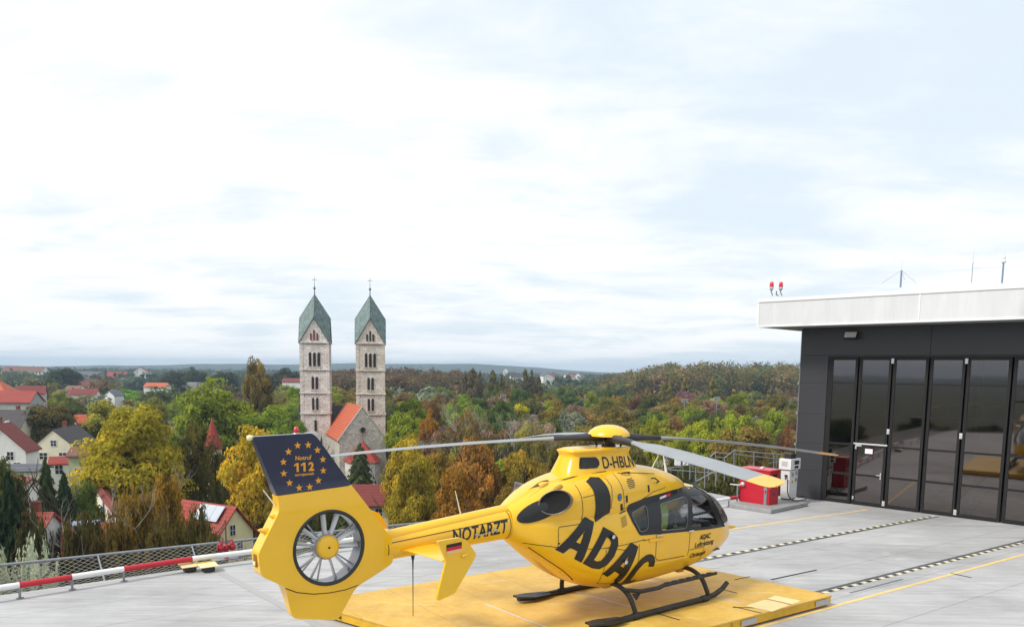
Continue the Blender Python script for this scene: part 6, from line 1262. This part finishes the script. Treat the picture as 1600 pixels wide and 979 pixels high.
def tower(px, d, stone, dz, shutter, nm):
    p = at(px, 600, d)-church.location; p.rotate(Matrix.Rotation(-CRZ, 3, 'Z')); S = 5.75; h = S/2
    Z = lambda py: hgt(py+dz, px, d)-GZ
    t = thing('tower', None, None); t.parent = church; t.location = (p.x, p.y, 0); tw = link('tower_shaft', MB().box((0, 0, Z(534.6)/2), (S, S, Z(534.6))), stone, church, loc=(p.x, p.y, 0)); bpy.data.objects.remove(t)
    zw, zg, za = Z(534.6), Z(497), Z(460); O = .18; c = [(-h-O, -h-O), (h+O, -h-O), (h+O, h+O), (-h-O, h+O)]; gm = [(0, -h-O), (h+O, 0), (0, h+O), (-h-O, 0)]
    rf = MB(); vs = [(x, y, zw-.25) for x, y in c]+[(x, y, zg) for x, y in gm]+[(0, 0, za)]; rf.add(vs, [(4, 1, 5, 8), (5, 2, 6, 8), (6, 3, 7, 8), (7, 0, 4, 8)]); ro = link('tower_roof', rf, COP, church, loc=(p.x, p.y, 0))
    sd_ = ro.modifiers.new('s', 'SOLIDIFY'); sd_.thickness = .14; sd_.offset = 0
    rg = MB()
    for k in range(4): rg.tube([vs[k], vs[4+k]], .09, 5); rg.tube([vs[(k+1) % 4], vs[4+k]], .09, 5); rg.tube([vs[4+k], vs[8]], .08, 5)
    link('roof_ridge', rg, mat('ridge_dark', (.09, .11, .11), rough=.7), ro)
    gb = MB()
    for k in range(4): a_ = Matrix.Rotation(R(90*k), 4, 'Z'); gb.prism([a_ @ Vector((-h, -h, zw)), a_ @ Vector((h, -h, zw)), a_ @ Vector((0, -h, zg-.15))], (0, 0, 0), a_.to_3x3() @ Vector((0, .5, 0)))
    link('gable', gb, stone, tw)
    cr = MB(); bl_ = MB()
    for k in (0, 1, 3):
        a_ = Matrix.Rotation(R(90*k), 4, 'Z')
        for py in (535.5, 577, 613, 644.5):
            z = Z(py); cr.box((0, -h-.10, z), (S+.3, .2, .26), M=a_)
            q = 11
            for j in range(q): cr.box((-h+.55+(S-1.1)*j/(q-1), -h-.03, z-.42), (.14, .06, .42), M=a_)
        cr.box((-h+.3, -h-.03, zw/2), (.6, .07, zw-.5), M=a_); cr.box((h-.3, -h-.03, zw/2), (.6, .07, zw-.5), M=a_)
        for j in range(1, 4):
            for s in (-1, 1): cr.box((s*(h-.2-.62*j), -h-.04, zw+.2+(zg-zw)*j*.215), (.32, .07, .3), M=a_)
    for k, mm in ((0, bl_),):
        pass
    link('corbel_course', cr, stone, tw)
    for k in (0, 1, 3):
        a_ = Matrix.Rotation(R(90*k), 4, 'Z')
        for py in (536.8, 578.3, 614.3, 645.8): link('shadow_frieze', MB().box((0, -h-.025, Z(py)), (S-1.2, .05, .34), M=a_), STD, tw)  # dark boxes paint the groove's shade under each string course
    WS = [(577+.0, 0)]
    def win(cs, y0, y1, w_, m, k=0):
        for cx_ in cs:
            mb = MB(); arch(mb, cx_, -h-.03, Z(y1), Z(y0), w_, .08); 
            if k: mb.v = [tuple(Matrix.Rotation(R(90*k), 4, 'Z') @ Vector(v_)) for v_ in mb.v]
            link('window', mb, m, tw)
    for k in (0, 3):
        if k == 3 and False: continue
        win((-.85, 0, .85), 550.5, 572, .50, OPEN, k); win((-.40, .40), 588, 607, .50, OPEN, k); win((-.40, .40), 620, 639, .46, OPEN, k); win((.0,), 654, 671, .46, OPEN, k)
        win((-.62, .62), 521, 532, .34, SHUT if shutter else OPEN, k); win((0,), 516, 532, .34, SHUT if shutter else OPEN, k)
    for (py, w_) in ((572.8, 2.6), (607.8, 1.7), (639.8, 1.6)): link('sill', MB().box((0, -h-.08, Z(py)), (w_, .2, .14)), stone, tw)
    for (c_, y0, y1) in ((-.425, 553, 572), (.425, 553, 572), (0, 590, 607), (0, 622, 639)): link('column', MB().tube([(c_, -h-.16, Z(y1)), (c_, -h-.16, Z(y0))], .07, 6), stone, tw)
    fn = MB(); fn.lathe([(.22, za-.35), (.10, za+.2), (.07, za+1.0), (.24, za+1.12), (.26, za+1.3), (.10, za+1.5), (.05, za+1.9), (.03, za+2.7)], 12); fn.box((0, 0, za+2.75), (.07, .07, 1.5)); fn.box((0, 0, za+2.95), (.95, .07, .07)); link('finial_cross', fn, mat('finial_metal', (.13, .15, .17), rough=.4, metal=.6), ro)
tower(494, 165, ST1, 0, True, 'left'); tower(579.5, 167, ST2, 1.5, False, 'right')
# nave: gable to the camera, ridge runs away to the left
inv = Matrix.Rotation(-CRZ, 3, 'Z')
def cl(px, py, d): v_ = at(px, py, d)-church.location; v_.rotate(inv); return v_
rg0 = cl(566, 637, 148); rg1 = cl(541.5, 630, 166); axd = Vector((rg1.x-rg0.x, rg1.y-rg0.y, 0)); Ln = axd.length; axd.normalize(); nx = Vector((axd.y, -axd.x, 0)); zr = rg0.z; ze = cl(530, 687, 146.5).z; hw = 4.3
def NV(a_, s, z): v_ = Vector((rg0.x, rg0.y, 0))+axd*a_+nx*s; return Vector((v_.x, v_.y, z))
nv = MB().prism([NV(0, -hw, 0), NV(0, hw, 0), NV(0, hw, ze), NV(0, 0, zr-.1), NV(0, -hw, ze)], (0, 0, 0), axd*Ln); link('nave_wall', nv, STONE, church)
nr = MB(); k_ = (zr-ze)/hw
for s in (-1, 1): nr.prism([NV(.25, s*(hw+.3), ze-.3*k_+.05), NV(.25, 0, zr+.05), NV(.25, 0, zr+.28), NV(.25, s*(hw+.3), ze-.3*k_+.28)], (0, 0, 0), axd*(Ln-.25))
link('nave_roof', nr, TILE['orange'], church)
vg = MB()
for s in (-1, 1): vg.prism([NV(-.12, s*(hw+.32), ze-.3*k_), NV(-.12, 0, zr+.02), NV(-.12, 0, zr+.34), NV(-.12, s*(hw+.32), ze-.3*k_+.34)], (0, 0, 0), axd*.36)
link('gable_coping', vg, mat('coping_pale', (.50, .46, .42), rough=.8, var=.2), church)
cc = NV(-.08, 0, zr-4.0); cd_ = MB().lathe([(.42, 0), (.62, .02), (.62, .14), (.42, .16)], 20, Matrix.Translation(cc) @ (-axd).to_track_quat('Z', 'Y').to_matrix().to_4x4()); link('round_window', cd_, STD, church)
link('round_window_glass', MB().lathe([(.42, .05), (.001, .05)], 16, Matrix.Translation(cc) @ (-axd).to_track_quat('Z', 'Y').to_matrix().to_4x4()), OPEN, church)
# side aisle hint and dark roof behind
sl2 = MB().prism([NV(Ln, -hw-5, 0), NV(Ln, hw+3, 0), NV(Ln, hw+3, ze-.5), NV(Ln, -hw-5, ze-.5)], (0, 0, 0), axd*7); link('choir_wall', sl2, ST1, church)
sl2 = MB().prism([NV(Ln, -hw-5, ze-.48), NV(Ln+7, -hw-5, ze-.48), NV(Ln+3.5, -hw-5, zr-.6)], (0, 0, 0), nx*(2*hw+8)); link('choir_roof', sl2, TILE['dark'], church)
# porch with the bright red roof
pa = cl(568, 690, 146); pz = pa.z; pe = cl(540, 723, 142).z
pc = NV(-3.6, -.1, 0); po = [NV(0, -3.3, 0), NV(-2.6, -3.0, 0), NV(-4.6, -1.5, 0), NV(-4.6, 1.4, 0), NV(-2.6, 2.8, 0), NV(0, 3.0, 0)]
link('apse_wall', MB().prism(po, (0, 0, 0), (0, 0, pe)), ST1, church)
ap = NV(-.4, -.0, pz); pr_ = [Vector((v_.x, v_.y, pe-.15)) for v_ in [NV(.0, -3.6, 0), NV(-2.8, -3.3, 0), NV(-4.95, -1.7, 0), NV(-4.95, 1.6, 0), NV(-2.8, 3.1, 0), NV(.0, 3.3, 0)]]
link('apse_roof', MB().add(pr_+[ap], [(0, 1, 6), (1, 2, 6), (2, 3, 6), (3, 4, 6), (4, 5, 6), (5, 4, 3, 2, 1, 0)]), TILE['bright'], church)
fn = MB(); fn.box(ap+Vector((0, 0, .6)), (.12, .12, 1.6)); fn.box(ap+Vector((0, 0, 1.0)), (.7, .1, .12)); fn.lathe([(.3, 0), (.2, .2), (.001, .35)], 10, Matrix.Translation(ap)); link('stone_cross', fn, mat('cross_rust', (.25, .12, .09), rough=.8), church)
# trees and houses behind the viewer, seen only in the glass of the doors
rn = random.Random(3)
for i in range(30):
    x = rn.uniform(-160, 45); y = rn.uniform(-150, -28); tree('oak', x, y, rn.uniform(11, 17), rn.uniform(4, 6.5), [v_*rn.uniform(.7, 1.1) for v_ in (.045, .05, .02)], 'dark tree mirrored in the glass of the hangar doors', group='trees mirrored in the hangar doors', trunk=False)
for i in range(10):
    x = rn.uniform(-150, 20); y = rn.uniform(-170, -60); house('red roofed house mirrored in the glass of the hangar doors', x, y, rn.uniform(0, 3), 9, 13, GZ+7, GZ+12, 'white', 'red', group='houses mirrored in the hangar doors', chim=0)

# ---------------------------------------------------------------- air
HZM = bpy.data.materials.new('haze_air'); HZM.use_nodes = True; t = HZM.node_tree; t.nodes.remove(t.nodes['Principled BSDF']); vp = t.nodes.new('ShaderNodeVolumePrincipled')
vp.inputs['Color'].default_value = (.58, .78, 1.0, 1); vp.inputs['Density'].default_value = HAZE = .00020; vp.inputs['Anisotropy'].default_value = .1; t.links.new(vp.outputs[0], t.nodes['Material Output'].inputs['Volume'])
hz_ = link('haze', MB().box((0, 2000, (GZ-1+52)/2), (12400, 10400, 52-GZ+1)), HZM); tag(hz_, kind='stuff')
